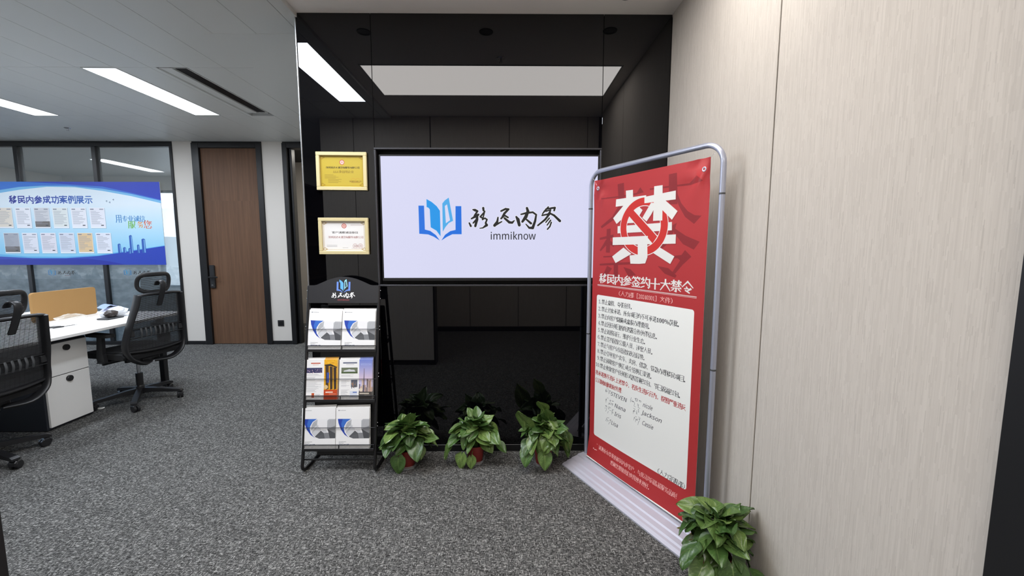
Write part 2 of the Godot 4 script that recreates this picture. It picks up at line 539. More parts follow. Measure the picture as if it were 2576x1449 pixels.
func rack():
	var r = thing("brochure_rack", "black metal brochure rack with an arched header and three wire pockets", "brochure rack", Vector3(-1.043, 0, -2.42))
	for s in [-1.0, 1.0]:
		var st = new_st()
		var x = s * 0.222
		var pts = [Vector3(x, 1.14, -LEAN * 1.14), Vector3(x, 0.6, -LEAN * 0.6), Vector3(x, 0.10, -LEAN * 0.10)]
		for i in 7:
			var a = PI * 0.5 * i / 6.0
			pts.append(Vector3(x, 0.045 - sin(a) * 0.035 + 0.0, -0.004 - (1.0 - cos(a)) * 0.045))
		pts.append(Vector3(x, 0.01, -0.235))
		tube(st, pts, 0.0095, 10)
		obj("side_tube", st, M.black_metal, r)
		for y in [1.11, 1.06, 0.888, 0.868, 0.6, 0.58, 0.302, 0.282]:
			st = new_st()
			lathe(st, [Vector2(0.0, 0.0035), Vector2(0.0028, 0.0028), Vector2(0.0036, 0.0)], Vector3.ZERO, 10, Transform3D(Basis(Vector3(0, 0, 1), PI / 2 * -s), Vector3(x + s * 0.009, y, -LEAN * y)))
			obj("screw", st, M.chrome, r)
	var st3 = new_st()
	tube(st3, [Vector3(-0.222, 0.012, -0.232), Vector3(0.222, 0.012, -0.232)], 0.009, 8)
	obj("rear_bar", st3, M.black_metal, r)
	st3 = new_st()
	tube(st3, [Vector3(-0.222, 0.075, -LEAN * 0.075 - 0.02), Vector3(0.222, 0.075, -LEAN * 0.075 - 0.02)], 0.006, 8)
	obj("cross_bar", st3, M.black_metal, r)
	# header board with an arched top, leaning with the frame
	var ang = atan(LEAN)
	var xf = Transform3D(Basis(Vector3.RIGHT, -ang), Vector3(0, 1.034, -LEAN * 1.034 + 0.004))
	var hp = PackedVector2Array([Vector2(-0.221, 0.0), Vector2(0.221, 0.0), Vector2(0.221, 0.112), Vector2(0.185, 0.112)])
	for i in 13:
		var t = i / 12.0
		hp.append(Vector2(lerpf(0.165, -0.165, t), 0.116 + sin(PI * t) * 0.05))
	hp.append(Vector2(-0.185, 0.112))
	hp.append(Vector2(-0.221, 0.112))
	st3 = new_st()
	prism(st3, hp, 0.0, 0.006, xf)
	var hd = obj("header", st3, M.black_plastic, r)
	# print on the header: same outline, laid on its face
	st3 = new_st()
	var idx = Geometry2D.triangulate_polygon(hp)
	for i in range(0, idx.size(), 3):
		var v = []
		var u = []
		for k in 3:
			var p = hp[idx[i + k]]
			v.append(xf * Vector3(p.x, p.y, 0.0066))
			u.append(Vector2((p.x + 0.222) / 0.444, 1.0 - p.y / 0.166))
		tri(st3, v[0], v[1], v[2], xf.basis.z, xf.basis.z, xf.basis.z, u[0], u[1], u[2])
	obj("print", st3, printed(make_header_picture(), 0.45), hd)
	# back board behind the pockets, set in from the side facing the office
	st3 = new_st()
	box(st3, Vector3(0.03, 0.46, -0.043), Vector3(0.37, 0.92, 0.003), 0.0, Transform3D(Basis(Vector3.RIGHT, -ang), Vector3(0, 0.1, -LEAN * 0.1)))
	obj("back_board", st3, M.black_metal, r)
	# pockets
	var rowy = [0.736, 0.432, 0.140]
	for i in 3:
		var y0 = rowy[i]
		var pk = Node3D.new()
		pk.name = "pocket"
		r.add_child(pk, true)
		var back = Transform3D(Basis(Vector3.RIGHT, -ang), Vector3(0, y0, -LEAN * y0))
		st3 = new_st()
		box(st3, Vector3(0, 0.11, -0.037), Vector3(0.425, 0.22, 0.002), 0.0, back)
		obj("back_sheet", st3, M.black_metal, pk)
		st3 = new_st()
		box(st3, Vector3(0, 0.0, -0.012), Vector3(0.43, 0.008, 0.052), 0.001, back)
		obj("tray", st3, M.black_metal, pk)
		st3 = new_st()
		box(st3, Vector3(0, 0.034, 0.012), Vector3(0.432, 0.005, 0.005), 0.001, back)
		box(st3, Vector3(0, 0.006, 0.012), Vector3(0.432, 0.012, 0.004), 0.001, back)
		for s in [-1.0, 0.0, 1.0]:
			box(st3, Vector3(s * 0.214, 0.02, 0.011), Vector3(0.005, 0.032, 0.005), 0.001, back)
		obj("lip_frame", st3, M.black_metal, pk)
		# expanded-metal lip: crossing strands
		st3 = new_st()
		for k in 54:
			var xa = -0.212 + k * 0.0079
			for d in [-1.0, 1.0]:
				tube(st3, [back * Vector3(xa, 0.012, 0.012), back * Vector3(clampf(xa + d * 0.008, -0.213, 0.213), 0.032, 0.012)], 0.00045, 3)
		obj("lip_mesh", st3, M.black_metal, pk)
		st3 = new_st()
		tube(st3, [Vector3(-0.222, y0 + 0.137, -LEAN * (y0 + 0.137) + 0.012), Vector3(0.222, y0 + 0.137, -LEAN * (y0 + 0.137) + 0.012)], 0.0018, 6)
		obj("retaining_wire", st3, M.black_metal, pk)
	# brochures: several copies deep in each of the six places
	var cover = printed(make_cover_picture(), 0.32)
	var fly0 = printed(make_flyer_picture(0), 0.3)
	var fly1 = printed(make_flyer_picture(1), 0.3)
	# x centre, row, height of lower edge above the tray, tilt in the plane, material, what
	var places = [[-0.115, 0, cover], [0.099, 0, cover], [-0.124, 1, fly0], [0.092, 1, fly1], [-0.127, 2, cover], [0.082, 2, cover]]
	var what = ["white brochure with a blue arc, top pocket, office side", "white brochure with a blue arc, top pocket, television side",
		"leaflet with golden towers and red foot strip, middle pocket", "leaflet with a violet skyline and dark foot strip, middle pocket",
		"white brochure with a blue arc, bottom pocket, office side", "white brochure with a blue arc, bottom pocket, potted plant side"]
	var tilts = [-0.03, -0.015, 0.012, 0.006, 0.02, 0.012]
	for i in 6:
		var pl = places[i]
		var y0 = rowy[pl[1]] + 0.006
		for k in 4:
			var b = thing("brochure" if pl[2] == cover else "leaflet", ["front ", "second from the front, ", "third from the front, ", "rearmost "][k] + what[i], "brochure" if pl[2] == cover else "leaflet", Vector3.ZERO, 0.0, "copies in place %d of the rack" % (i + 1))
			var off = 0.006 - k * 0.009
			b.transform = Transform3D(Basis(Vector3.RIGHT, -ang), Vector3(-1.043 + pl[0] - k * 0.0015 + (0.004 if k % 2 else 0.0), y0, -2.42 - LEAN * y0 + off)) * Transform3D(Basis(Vector3.BACK, tilts[i] + (k * 0.004 if k % 2 else -k * 0.003)), Vector3.ZERO)
			var h = 0.252 + k * 0.0022
			obj("pages", bx(Vector3(0, h / 2, -0.0032), Vector3(0.206, h, 0.0056), 0.0006), M.paper, b)
			obj("cover", sheet(0.206, h, Transform3D(Basis(), Vector3(0, h / 2, -0.0002))), pl[2], b)

# ------------------------------------------------------------------ display stand with the red banner
func display_stand():
	var A = Vector3(0.523, 0, -2.531)     # foot of the banner's far edge
	var B = Vector3(0.889, 0, -1.844)     # foot of its near edge
	var dirx = (B - A).normalized()
	var t = thing("display_stand", "grey tubular display stand holding a red and white notice banner", "display stand", (A + B) * 0.5)
	# local frame: x along the banner to the near edge, z to the reader
	var zb = dirx.cross(Vector3.UP).normalized()
	if zb.x > 0.0:
		zb = -zb
	t.basis = Basis(dirx, Vector3.UP, zb)
	var W = (B - A).length()
	var y0 = 0.062
	var y1 = 1.782
	var hw = W / 2
	# banner cloth: gently waved, pinched at the upper corners
	var nx = 24
	var ny = 40
	var P = func(u, v):
		var x = (u - 0.5) * W
		var y = lerpf(y0, y1, v)
		var z = 0.006 * sin(u * 2.2 + 0.4) * (1.0 - v) + 0.003 * sin(u * 5.0 + v * 3.0)
		for s in [0.03, 0.97]:
			var d = Vector2((u - s) * W, (v - 0.975) * (y1 - y0))
			var rr = d.length()
			var an = atan2(d.y, d.x)
			z += 0.008 * exp(-rr * 9.0) * sin(an * 6.0 + 1.0) * clampf(rr * 18.0, 0.0, 1.0)
		if v < 0.08:
			z += (0.08 - v) * 0.25
		return Vector3(x, y, z)
	var st = new_st()
	for i in nx:
		for j in ny:
			var q = []
			var n = []
			var uv = []
			for c in [[0, 0], [1, 0], [1, 1], [0, 1]]:
				var u = float(i + c[0]) / nx
				var v = float(j + c[1]) / ny
				q.append(P.call(u, v))
				var nn = (P.call(u + 0.002, v) - P.call(u - 0.002, v)).cross(P.call(u, v + 0.001) - P.call(u, v - 0.001)).normalized()
				n.append(nn if nn.z > 0 else -nn)
				uv.append(Vector2(u, 1.0 - v))
			tri(st, q[0], q[1], q[2], n[0], n[1], n[2], uv[0], uv[1], uv[2])
			tri(st, q[0], q[2], q[3], n[0], n[2], n[3], uv[0], uv[2], uv[3])
	var ban = obj("banner", st, printed(make_banner_picture(), 0.5, 0.4), t)
	# cloth backing and white lower hem
	st = new_st()
	for i in nx:
		for j in ny:
			var q = []
			for c in [[0, 0], [1, 0], [1, 1], [0, 1]]:
				q.append(P.call(float(i + c[0]) / nx, float(j + c[1]) / ny) - Vector3(0, 0, 0.0012))
			quad(st, q[0], q[1], q[2], q[3], Vector3(0, 0, -1))
	obj("back_cloth", st, M.paper, ban)
	st = new_st()
	box(st, Vector3(0, y0 - 0.004, 0.024), Vector3(W, 0.008, 0.006), 0.002)
	obj("hem_clip", st, M.paper, ban)
	for s in [-1.0, 1.0]:
		st = new_st()
		var g = Transform3D(Basis(Vector3.RIGHT, PI / 2), P.call(0.5 + s * 0.46, 0.972) + Vector3(0, 0, 0.001))
		lathe(st, [Vector2(0.005, 0.0), Vector2(0.0055, 0.003), Vector2(0.01, 0.0035), Vector2(0.0125, 0.0)], Vector3.ZERO, 20, g)
		obj("grommet", st, M.base_silver, ban)
		st = new_st()
		tube(st, smooth_path([P.call(0.5 + s * 0.46, 0.972), Vector3(s * (hw + 0.004), y1 + 0.004, 0.002), Vector3(s * (hw + 0.04), y1 + 0.024, -0.01)], 4), 0.0015, 6)
		obj("tie", st, M.clear_plastic, ban)
	# tubular frame in one arch
	var arch = []
	var px = hw + 0.05
	var top = 1.838
	var rad = 0.09
	arch.append(Vector3(-px, 0.04, -0.012))
	arch.append(Vector3(-px, 0.9, -0.012))
	for i in 9:
		var a = PI - PI * 0.5 * i / 8.0
		arch.append(Vector3(-px + rad + cos(a) * rad, top - rad + sin(a) * rad, -0.012))
	for i in 9:
		var a = PI * 0.5 - PI * 0.5 * i / 8.0
		arch.append(Vector3(px - rad + cos(a) * rad, top - rad + sin(a) * rad, -0.012))
	arch.append(Vector3(px, 0.9, -0.012))
	arch.append(Vector3(px, 0.04, -0.012))
	st = new_st()
	tube(st, arch, 0.0125, 14, 0.0125)
	obj("frame", st, M.tube_silver, t)
	st = new_st()
	for s in [-1.0, 1.0]:
		for yy in [1.62, 0.84]:
			lathe(st, [Vector2(0.0127, -0.004), Vector2(0.0133, -0.003), Vector2(0.0133, 0.003), Vector2(0.0127, 0.004)], Vector3(s * px, yy, -0.012), 14)
	obj("joint_rings", st, M.grey_plastic, t)
	# ridged base
	st = new_st()
	var prof = PackedVector2Array([Vector2(-0.15, 0.0), Vector2(0.168, 0.0), Vector2(0.168, 0.008), Vector2(0.15, 0.016), Vector2(0.135, 0.017), Vector2(0.125, 0.023), Vector2(0.098, 0.026), Vector2(0.09, 0.032), Vector2(0.05, 0.037), Vector2(0.045, 0.044), Vector2(-0.03, 0.048), Vector2(-0.09, 0.03), Vector2(-0.15, 0.01)])
	prism(st, prof, -hw - 0.065, hw + 0.065, Transform3D(Basis(Vector3(0, 0, 1), Vector3(0, 1, 0), Vector3(1, 0, 0)), Vector3.ZERO))
	obj("base", st, M.base_silver, t)

# ------------------------------------------------------------------ plants
func plants():
	potted_pothos("bushy potted pothos beside the brochure rack's foot", Vector3(-0.642, 0, -2.507), 11, 52, Vector2(0.175, 0.14), 0.30,
		[[0.02, 0.29, 0.0, 1.2, 1.1, 0.1, 0, 0.2], [0.05, 0.27, 0.03, 0.3, 0.5, 0.12, 1, -0.3], [-0.12, 0.2, 0.08, 2.9, -0.2, 0.07, 3, 0.4], [0.14, 0.2, 0.05, 0.3, 0.3, 0.08, 0, 0.4], [-0.03, 0.1, 0.09, 1.7, -1.3, 0.1, 1, 0.0]], 99.0, -2.68, -0.802)
	potted_pothos("potted pothos with a leaf trailing down to the carpet, between two others", Vector3(-0.213, 0, -2.562), 23, 46, Vector2(0.17, 0.11), 0.29,
		[[-0.05, 0.25, 0.03, 2.2, 1.1, 0.1, 1, -0.3], [-0.16, 0.13, 0.05, 2.4, -0.9, 0.085, 3, 0.2], [-0.08, 0.08, 0.08, 2.0, -1.2, 0.085, 1, 0.0], [-0.02, 0.07, 0.09, 1.4, -1.3, 0.07, 0, 0.0], [0.15, 0.14, 0.05, 0.5, -0.6, 0.075, 2, 0.3]])
	potted_pothos("tallest potted pothos, next to the grey foot of the red banner", Vector3(0.224, 0, -2.528), 37, 54, Vector2(0.165, 0.13), 0.31,
		[[-0.12, 0.26, 0.02, 2.0, 1.15, 0.15, 0, -0.2], [0.0, 0.36, 0.0, 2.2, 0.95, 0.1, 2, 0.2], [0.03, 0.3, 0.0, 1.8, 1.2, 0.09, 2, 0.0], [-0.1, 0.14, 0.09, 2.0, -0.7, 0.1, 1, 0.1], [0.0, 0.12, 0.1, 1.5, -1.1, 0.1, 0, 0.0], [0.14, 0.2, 0.04, 0.4, -1.1, 0.11, 1, 0.2]])
	potted_pothos("potted pothos by the beige wall in front of the red banner", Vector3(0.862, 0, -1.59), 53, 52, Vector2(0.15, 0.15), 0.33,
		[[0.02, 0.3, 0.02, 1.2, 0.8, 0.09, 2, 0.3], [-0.12, 0.2, 0.06, 2.6, -0.4, 0.1, 3, 0.4], [0.0, 0.17, 0.12, 1.6, -1.0, 0.12, 1, 0.0], [-0.07, 0.12, 0.12, 1.8, -1.2, 0.12, 0, 0.1], [0.1, 0.1, 0.1, 0.9, -0.8, 0.1, 1, 0.3], [0.07, 0.11, 0.16, 0.8, -0.4, 0.1, 0, 0.3], [0.11, 0.1, 0.2, 1.2, -0.2, 0.09, 3, 0.5], [-0.02, 0.1, 0.15, 1.7, -0.9, 0.11, 3, 0.0], [-0.1, 0.15, 0.1, 2.4, -0.5, 0.1, 0, -0.3]], 1.012, -9.0)

# ------------------------------------------------------------------ office behind, left of the black wall
func office():
	var zb = -5.78
	# side wall behind the black glass wall, closing the office
	struct("wall_side", bc(Vector3(-1.29, 0, -5.95), Vector3(-1.1, 2.95, -2.95)), M.white_wall)
	# back wall pieces
	var wb = struct_node("wall_back")
	for q in [[-4.525, -4.263], [-3.326, -3.05], [-1.98, -1.29]]:
		obj("panel", bc(Vector3(q[0], 0.05, zb - 0.12), Vector3(q[1], 2.785, zb), 0.001), M.white_wall, wb)
	obj("header", bc(Vector3(-9.3, 2.765, zb - 0.12), Vector3(-1.29, 2.95, zb - 0.002)), M.black_metal, wb)
	for q in [[-4.525, -4.263], [-3.326, -3.05], [-1.98, -1.29]]:
		struct("baseboard_back" if q[0] < -4.0 else ("baseboard_middle" if q[0] < -3.0 else "baseboard_end"), bc(Vector3(q[0], 0, zb - 0.11), Vector3(q[1], 0.05, zb + 0.008), 0.002), M.black_metal)
	# closed wooden door
	var d = struct_node("door_1")
	for q in [[-4.263, -4.165], [-3.402, -3.326]]:
		obj("jamb", bc(Vector3(q[0], 0, zb - 0.12), Vector3(q[1], 2.765, zb + 0.02), 0.004), M.black_metal, d)
	obj("head", bc(Vector3(-4.165, 2.7, zb - 0.12), Vector3(-3.402, 2.765, zb + 0.02), 0.004), M.black_metal, d)
	obj("leaf", bc(Vector3(-4.165, 0.006, zb - 0.06), Vector3(-3.402, 2.7, zb - 0.015), 0.002), M.wood, d)
	var lock = obj("lock", bc(Vector3(-4.148, 0.80, zb - 0.016), Vector3(-4.078, 1.12, zb + 0.014), 0.008), M.black_plastic, d)
	var st = new_st()
	box(st, Vector3(-4.075, 0.955, zb + 0.05), Vector3(0.13, 0.022, 0.016), 0.006)
	tube(st, [Vector3(-4.115, 0.955, zb + 0.01), Vector3(-4.115, 0.955, zb + 0.05)], 0.011, 10)
	obj("handle", st, M.black_metal, lock)
	st = new_st()
	lathe(st, [Vector2(0.0, 0.004), Vector2(0.012, 0.003), Vector2(0.014, 0.0)], Vector3.ZERO, 14, Transform3D(Basis(Vector3.RIGHT, PI / 2), Vector3(-4.113, 0.84, zb + 0.014)))
	obj("keyhole", st, M.chrome, lock)
	# next doorway, open, with a lit wall inside
	var d2 = struct_node("door_2")
	for q in [[-3.05, -2.985, 0.02], [-2.975, -2.945, -0.03], [-2.05, -1.98, 0.02]]:
		obj("jamb", bc(Vector3(q[0], 0, zb - 0.12), Vector3(q[1], 2.765, zb + q[2]), 0.004), M.black_metal, d2)
	obj("head", bc(Vector3(-2.985, 2.7, zb - 0.12), Vector3(-2.05, 2.765, zb + 0.02), 0.004), M.black_metal, d2)
	obj("rebate", bc(Vector3(-2.99, 0, zb - 0.12), Vector3(-2.97, 2.7, zb - 0.05)), M.black_metal, d2)
	struct("wall_inner", bc(Vector3(-4.3, 0, -7.45), Vector3(-1.1, 2.95, -7.35)), M.white_wall)
	struct("wall_inner_side", bc(Vector3(-1.4, 0, -7.4), Vector3(-1.3, 2.95, -5.9)), M.white_wall)
	ceiling_lamp("ceiling_strip_light", "added fill strip light in the small room behind the open doorway", Vector2(-2.6, -6.7), Vector2(-2.0, -6.45), 2.81, LAMP_GLOW, 34.0, srgb(255, 250, 240), "strip lights in the office ceiling")  # added lamp, out of sight, to brighten the wall inside the doorway
	# black socket plate
	var s = thing("wall_socket", "small square black socket plate low on the white wall strip by the door", "socket", Vector3(-3.202, 0.302, zb))
	obj("plate", bx(Vector3(0, 0, 0.004), Vector3(0.086, 0.086, 0.009), 0.003), M.black_plastic, s)
	obj("insert", bx(Vector3(0, 0, 0.0095), Vector3(0.052, 0.052, 0.003), 0.001), M.black_metal, s)

	# glass partition with black mullions
	var g = struct_node("window_1")
	obj("top_rail", bc(Vector3(-9.3, 2.715, zb - 0.06), Vector3(-4.525, 2.765, zb + 0.015), 0.003), M.black_metal, g)
	obj("bottom_rail", bc(Vector3(-9.3, 0, zb - 0.06), Vector3(-4.525, 0.05, zb + 0.015), 0.003), M.black_metal, g)
	var mull = [[-4.56, -4.525], [-5.60, -5.545], [-6.64, -6.585], [-7.68, -7.625], [-8.72, -8.665]]
	for q in mull:
		obj("mullion", bc(Vector3(q[0], 0.05, zb - 0.06), Vector3(q[1], 2.715, zb + 0.015), 0.003), M.black_metal, g)
	var film = printed(make_film_picture(), 0.6)
	film.transparency = BaseMaterial3D.TRANSPARENCY_ALPHA
	film.albedo_color = Color(1, 1, 1, 0.58)
	film.backlight_enabled = true
	film.backlight = Color(1.0, 1.05, 1.1)
	for i in 4:
		var xa = mull[i + 1][1]
		var xb = mull[i][0]
		obj("pane", bc(Vector3(xa, 0.05, zb - 0.03), Vector3(xb, 2.715, zb - 0.02)), M.pane, g)
		obj("film", sheet(xb - xa, 1.85, Transform3D(Basis(), Vector3((xa + xb) / 2, 0.975, zb - 0.0185))), film, g)
	# meeting room behind the glass, with its outside window
	struct("wall_room_right", bc(Vector3(-4.4, 0, -8.9), Vector3(-4.3, 2.95, -5.9)), M.white_wall)
	var wo = struct_node("wall_outer")
	for q in [[-9.3, -7.3, 0, 2.95], [-5.0, -4.3, 0, 2.95], [-7.3, -5.0, 0, 0.5], [-7.3, -5.0, 2.52, 2.95]]:
		obj("panel", bc(Vector3(q[0], q[2], -8.9), Vector3(q[1], q[3], -8.7)), M.white_wall, wo)
	var w2 = struct_node("window_2")
	for q in [[-7.3, -7.25, 0.5, 2.52], [-6.15, -6.1, 0.5, 2.52], [-5.05, -5.0, 0.5, 2.52], [-7.3, -5.0, 0.5, 0.55], [-7.3, -5.0, 2.47, 2.52]]:
		obj("frame_bar", bc(Vector3(q[0], q[2], -8.84), Vector3(q[1], q[3], -8.76), 0.004), M.grey_plastic, w2)
	for q in [[-7.25, -6.15], [-6.1, -5.05]]:
		obj("pane", bc(Vector3(q[0], 0.55, -8.805), Vector3(q[1], 2.47, -8.795)), M.pane, w2)
	ceiling_lamp("ceiling_strip_light", "added hidden fill strip light in the meeting room behind the glass partition", Vector2(-5.35, -8.58), Vector2(-5.1, -7.42), 2.785, LAMP_GLOW, 30.0, srgb(240, 246, 255))  # fill lamp added where it stays hidden, lifts the room behind the glass
	struct("ceiling_room", bc(Vector3(-9.2, 2.79, -8.75), Vector3(-4.35, 2.815, -5.9)), M.ceil_metal)
	# window wall at the office's far left
	var wl = struct_node("wall_left")
	for q in [[-9.0, -5.2, 0, 2.95], [-1.4, 1.55, 0, 2.95], [-5.2, -1.4, 0, 0.7], [-5.2, -1.4, 2.5, 2.95]]:
		obj("panel", bc(Vector3(-9.3, q[2], q[0]), Vector3(-9.1, q[3], q[1])), M.white_wall, wl)
	var w3 = struct_node("window_3")
	for k in 4:
		var z = -5.2 + k * 1.25
		obj("frame_bar", bc(Vector3(-9.24, 0.7, z), Vector3(-9.16, 2.5, z + 0.05), 0.004), M.grey_plastic, w3)
	for q in [[0.7, 0.75], [2.45, 2.5]]:
		obj("frame_bar", bc(Vector3(-9.24, q[0], -5.2), Vector3(-9.16, q[1], -1.4), 0.004), M.grey_plastic, w3)
	for k in 3:
		var z = -5.15 + k * 1.25
		obj("pane", bc(Vector3(-9.205, 0.75, z), Vector3(-9.195, 2.45, z + 1.2)), M.pane, w3)
	# a tower block across the street, seen through the meeting room window
	var tb = thing("tower_block", "pale tower block outside, seen through the glass beside the blue poster", "building", Vector3(-41.5, -30.0, -48.0))
	obj("wall", bx(Vector3(0, 15, 0), Vector3(12, 34.5, 8)), mat(srgb(238, 230, 216), 0.8), tb)
	var wm = mat(srgb(120, 132, 140), 0.2)
	for i in 6:
		for j in 5:
			obj("window", bx(Vector3(-4.6 + i * 1.85, 31.2 - j * 1.6, 4.0), Vector3(0.9, 0.95, 0.1)), wm, tb)

	# blue case-study poster on the glass
	var po = thing("glass_poster", "wide blue and white poster with two rows of documents on the glass partition", "poster", Vector3(-6.133, 1.687, zb - 0.012))
	obj("board", bx(Vector3(0, 0, 0.0), Vector3(2.835, 1.121, 0.006)), M.paper, po)
	obj("print", sheet(2.835, 1.121, Transform3D(Basis(), Vector3(0, 0, 0.0035))), printed(make_board_picture(), 0.45), po)
	po.position.z = zb + 0.022

	# ---- desk
	var k = thing("office_desk", "long white office desk with black legs beside the two mesh chairs", "desk", Vector3(-4.0, 0, -3.0))
	obj("desk_top", bx(Vector3(0.0, 0.7275, -0.05), Vector3(1.5, 0.025, 2.15), 0.003), M.white_laminate, k)
	for z in [-1.06, 0.96]:
		for x in [-0.56, 0.56]:
			obj("leg", bx(Vector3(x, 0.3525, z), Vector3(0.05, 0.705, 0.05), 0.004), M.black_metal, k)
		obj("rail", bx(Vector3(0, 0.69, z), Vector3(1.07, 0.045, 0.04), 0.002), M.black_metal, k)
	for x in [-0.5, 0.5]:
		obj("rail", bx(Vector3(x, 0.69, -0.05), Vector3(0.03, 0.04, 1.98), 0.002), M.black_metal, k)
	var sc = thing("desk_screen", "ochre fabric divider screen standing on the white desk", "desk screen", Vector3(-4.0, 0.742, -3.74))
	var st2 = new_st()
	prism(st2, rounded_rect(-0.27, 0.0, 0.27, 0.255, 0.025), -0.012, 0.012, Transform3D(Basis(Vector3.UP, PI / 2), Vector3.ZERO))
	obj("panel", st2, M.ochre, sc)
	# pedestal with two drawers facing the aisle
	var pd = thing("drawer_pedestal", "white fronted drawer pedestal with dark sides under the desk", "pedestal", Vector3(-3.45, 0, -3.183))
	obj("body", bx(Vector3(-0.26, 0.335, 0), Vector3(0.5, 0.66, 0.345), 0.002), M.dark_laminate, pd)
	obj("plinth", bx(Vector3(-0.26, 0.006, 0), Vector3(0.48, 0.012, 0.335)), M.black_plastic, pd)
	for q in [[0.53, 0.245], [0.213, 0.376]]:
		var f = obj("drawer", bx(Vector3(0.0, q[0], 0), Vector3(0.018, q[1], 0.318), 0.0015), M.white_laminate, pd)
		st2 = new_st()
		lathe(st2, [Vector2(0.0, 0.016), Vector2(0.02, 0.016), Vector2(0.023, 0.013), Vector2(0.023, 0.0)], Vector3.ZERO, 22, Transform3D(Basis(Vector3(0, 0, 1), -PI / 2), Vector3(0.009, 0.609 if q[0] > 0.4 else 0.362, 0)))
		obj("knob", st2, M.black_plastic, f)
	# ---- chairs
	var c1 = make_chair("black mesh office chair whose whole five-star base shows on the carpet")
	c1.position = Vector3(-3.31, 0, -3.64)
	c1.rotation.y = deg_to_rad(-104.0)
	c1.get_node("base").rotation.y = deg_to_rad(27.0)
	var c2 = copy_of(c1, "black mesh office chair with its back to the aisle before the drawer pedestal")
	c2.position = Vector3(-3.386, 0, -2.55)
	c2.rotation.y = deg_to_rad(-90.0)
	c2.scale = Vector3(1, 0.96, 1)
	c2.get_node("base").rotation.y = deg_to_rad(-13.5)
	desk_things()

func crumpled(st, c: Vector3, s: Vector3, sd: int, rough = 0.35, nu = 14, nv = 8):
	var n = FastNoiseLite.new()
	n.seed = sd
	n.frequency = 1.0
	var P = func(i, j):
		var a = TAU * (i % nu) / nu
		var b = PI * j / nv
		var d = Vector3(cos(a) * sin(b), cos(b), sin(a) * sin(b))
		var r = 1.0 + rough * n.get_noise_3d(d.x * 3.0, d.y * 3.0, d.z * 3.0) * 1.6
		var p = d * r
		p.y = maxf(p.y, -0.9)
		return c + p * s
	for i in nu:
		for j in nv:
			var a = P.call(i, j)
			var b = P.call(i + 1, j)
			var d = P.call(i + 1, j + 1)
			var e = P.call(i, j + 1)
			for t in [[a, b, d], [a, d, e]]:
				var nn = (t[1] - t[0]).cross(t[2] - t[0])
				if nn.length() < 1e-9:
					continue
				nn = nn.normalized()
				if nn.dot((t[0] + t[1] + t[2]) / 3.0 - c) < 0.0:
					nn = -nn
				tri(st, t[0], t[1], t[2], nn, nn, nn)

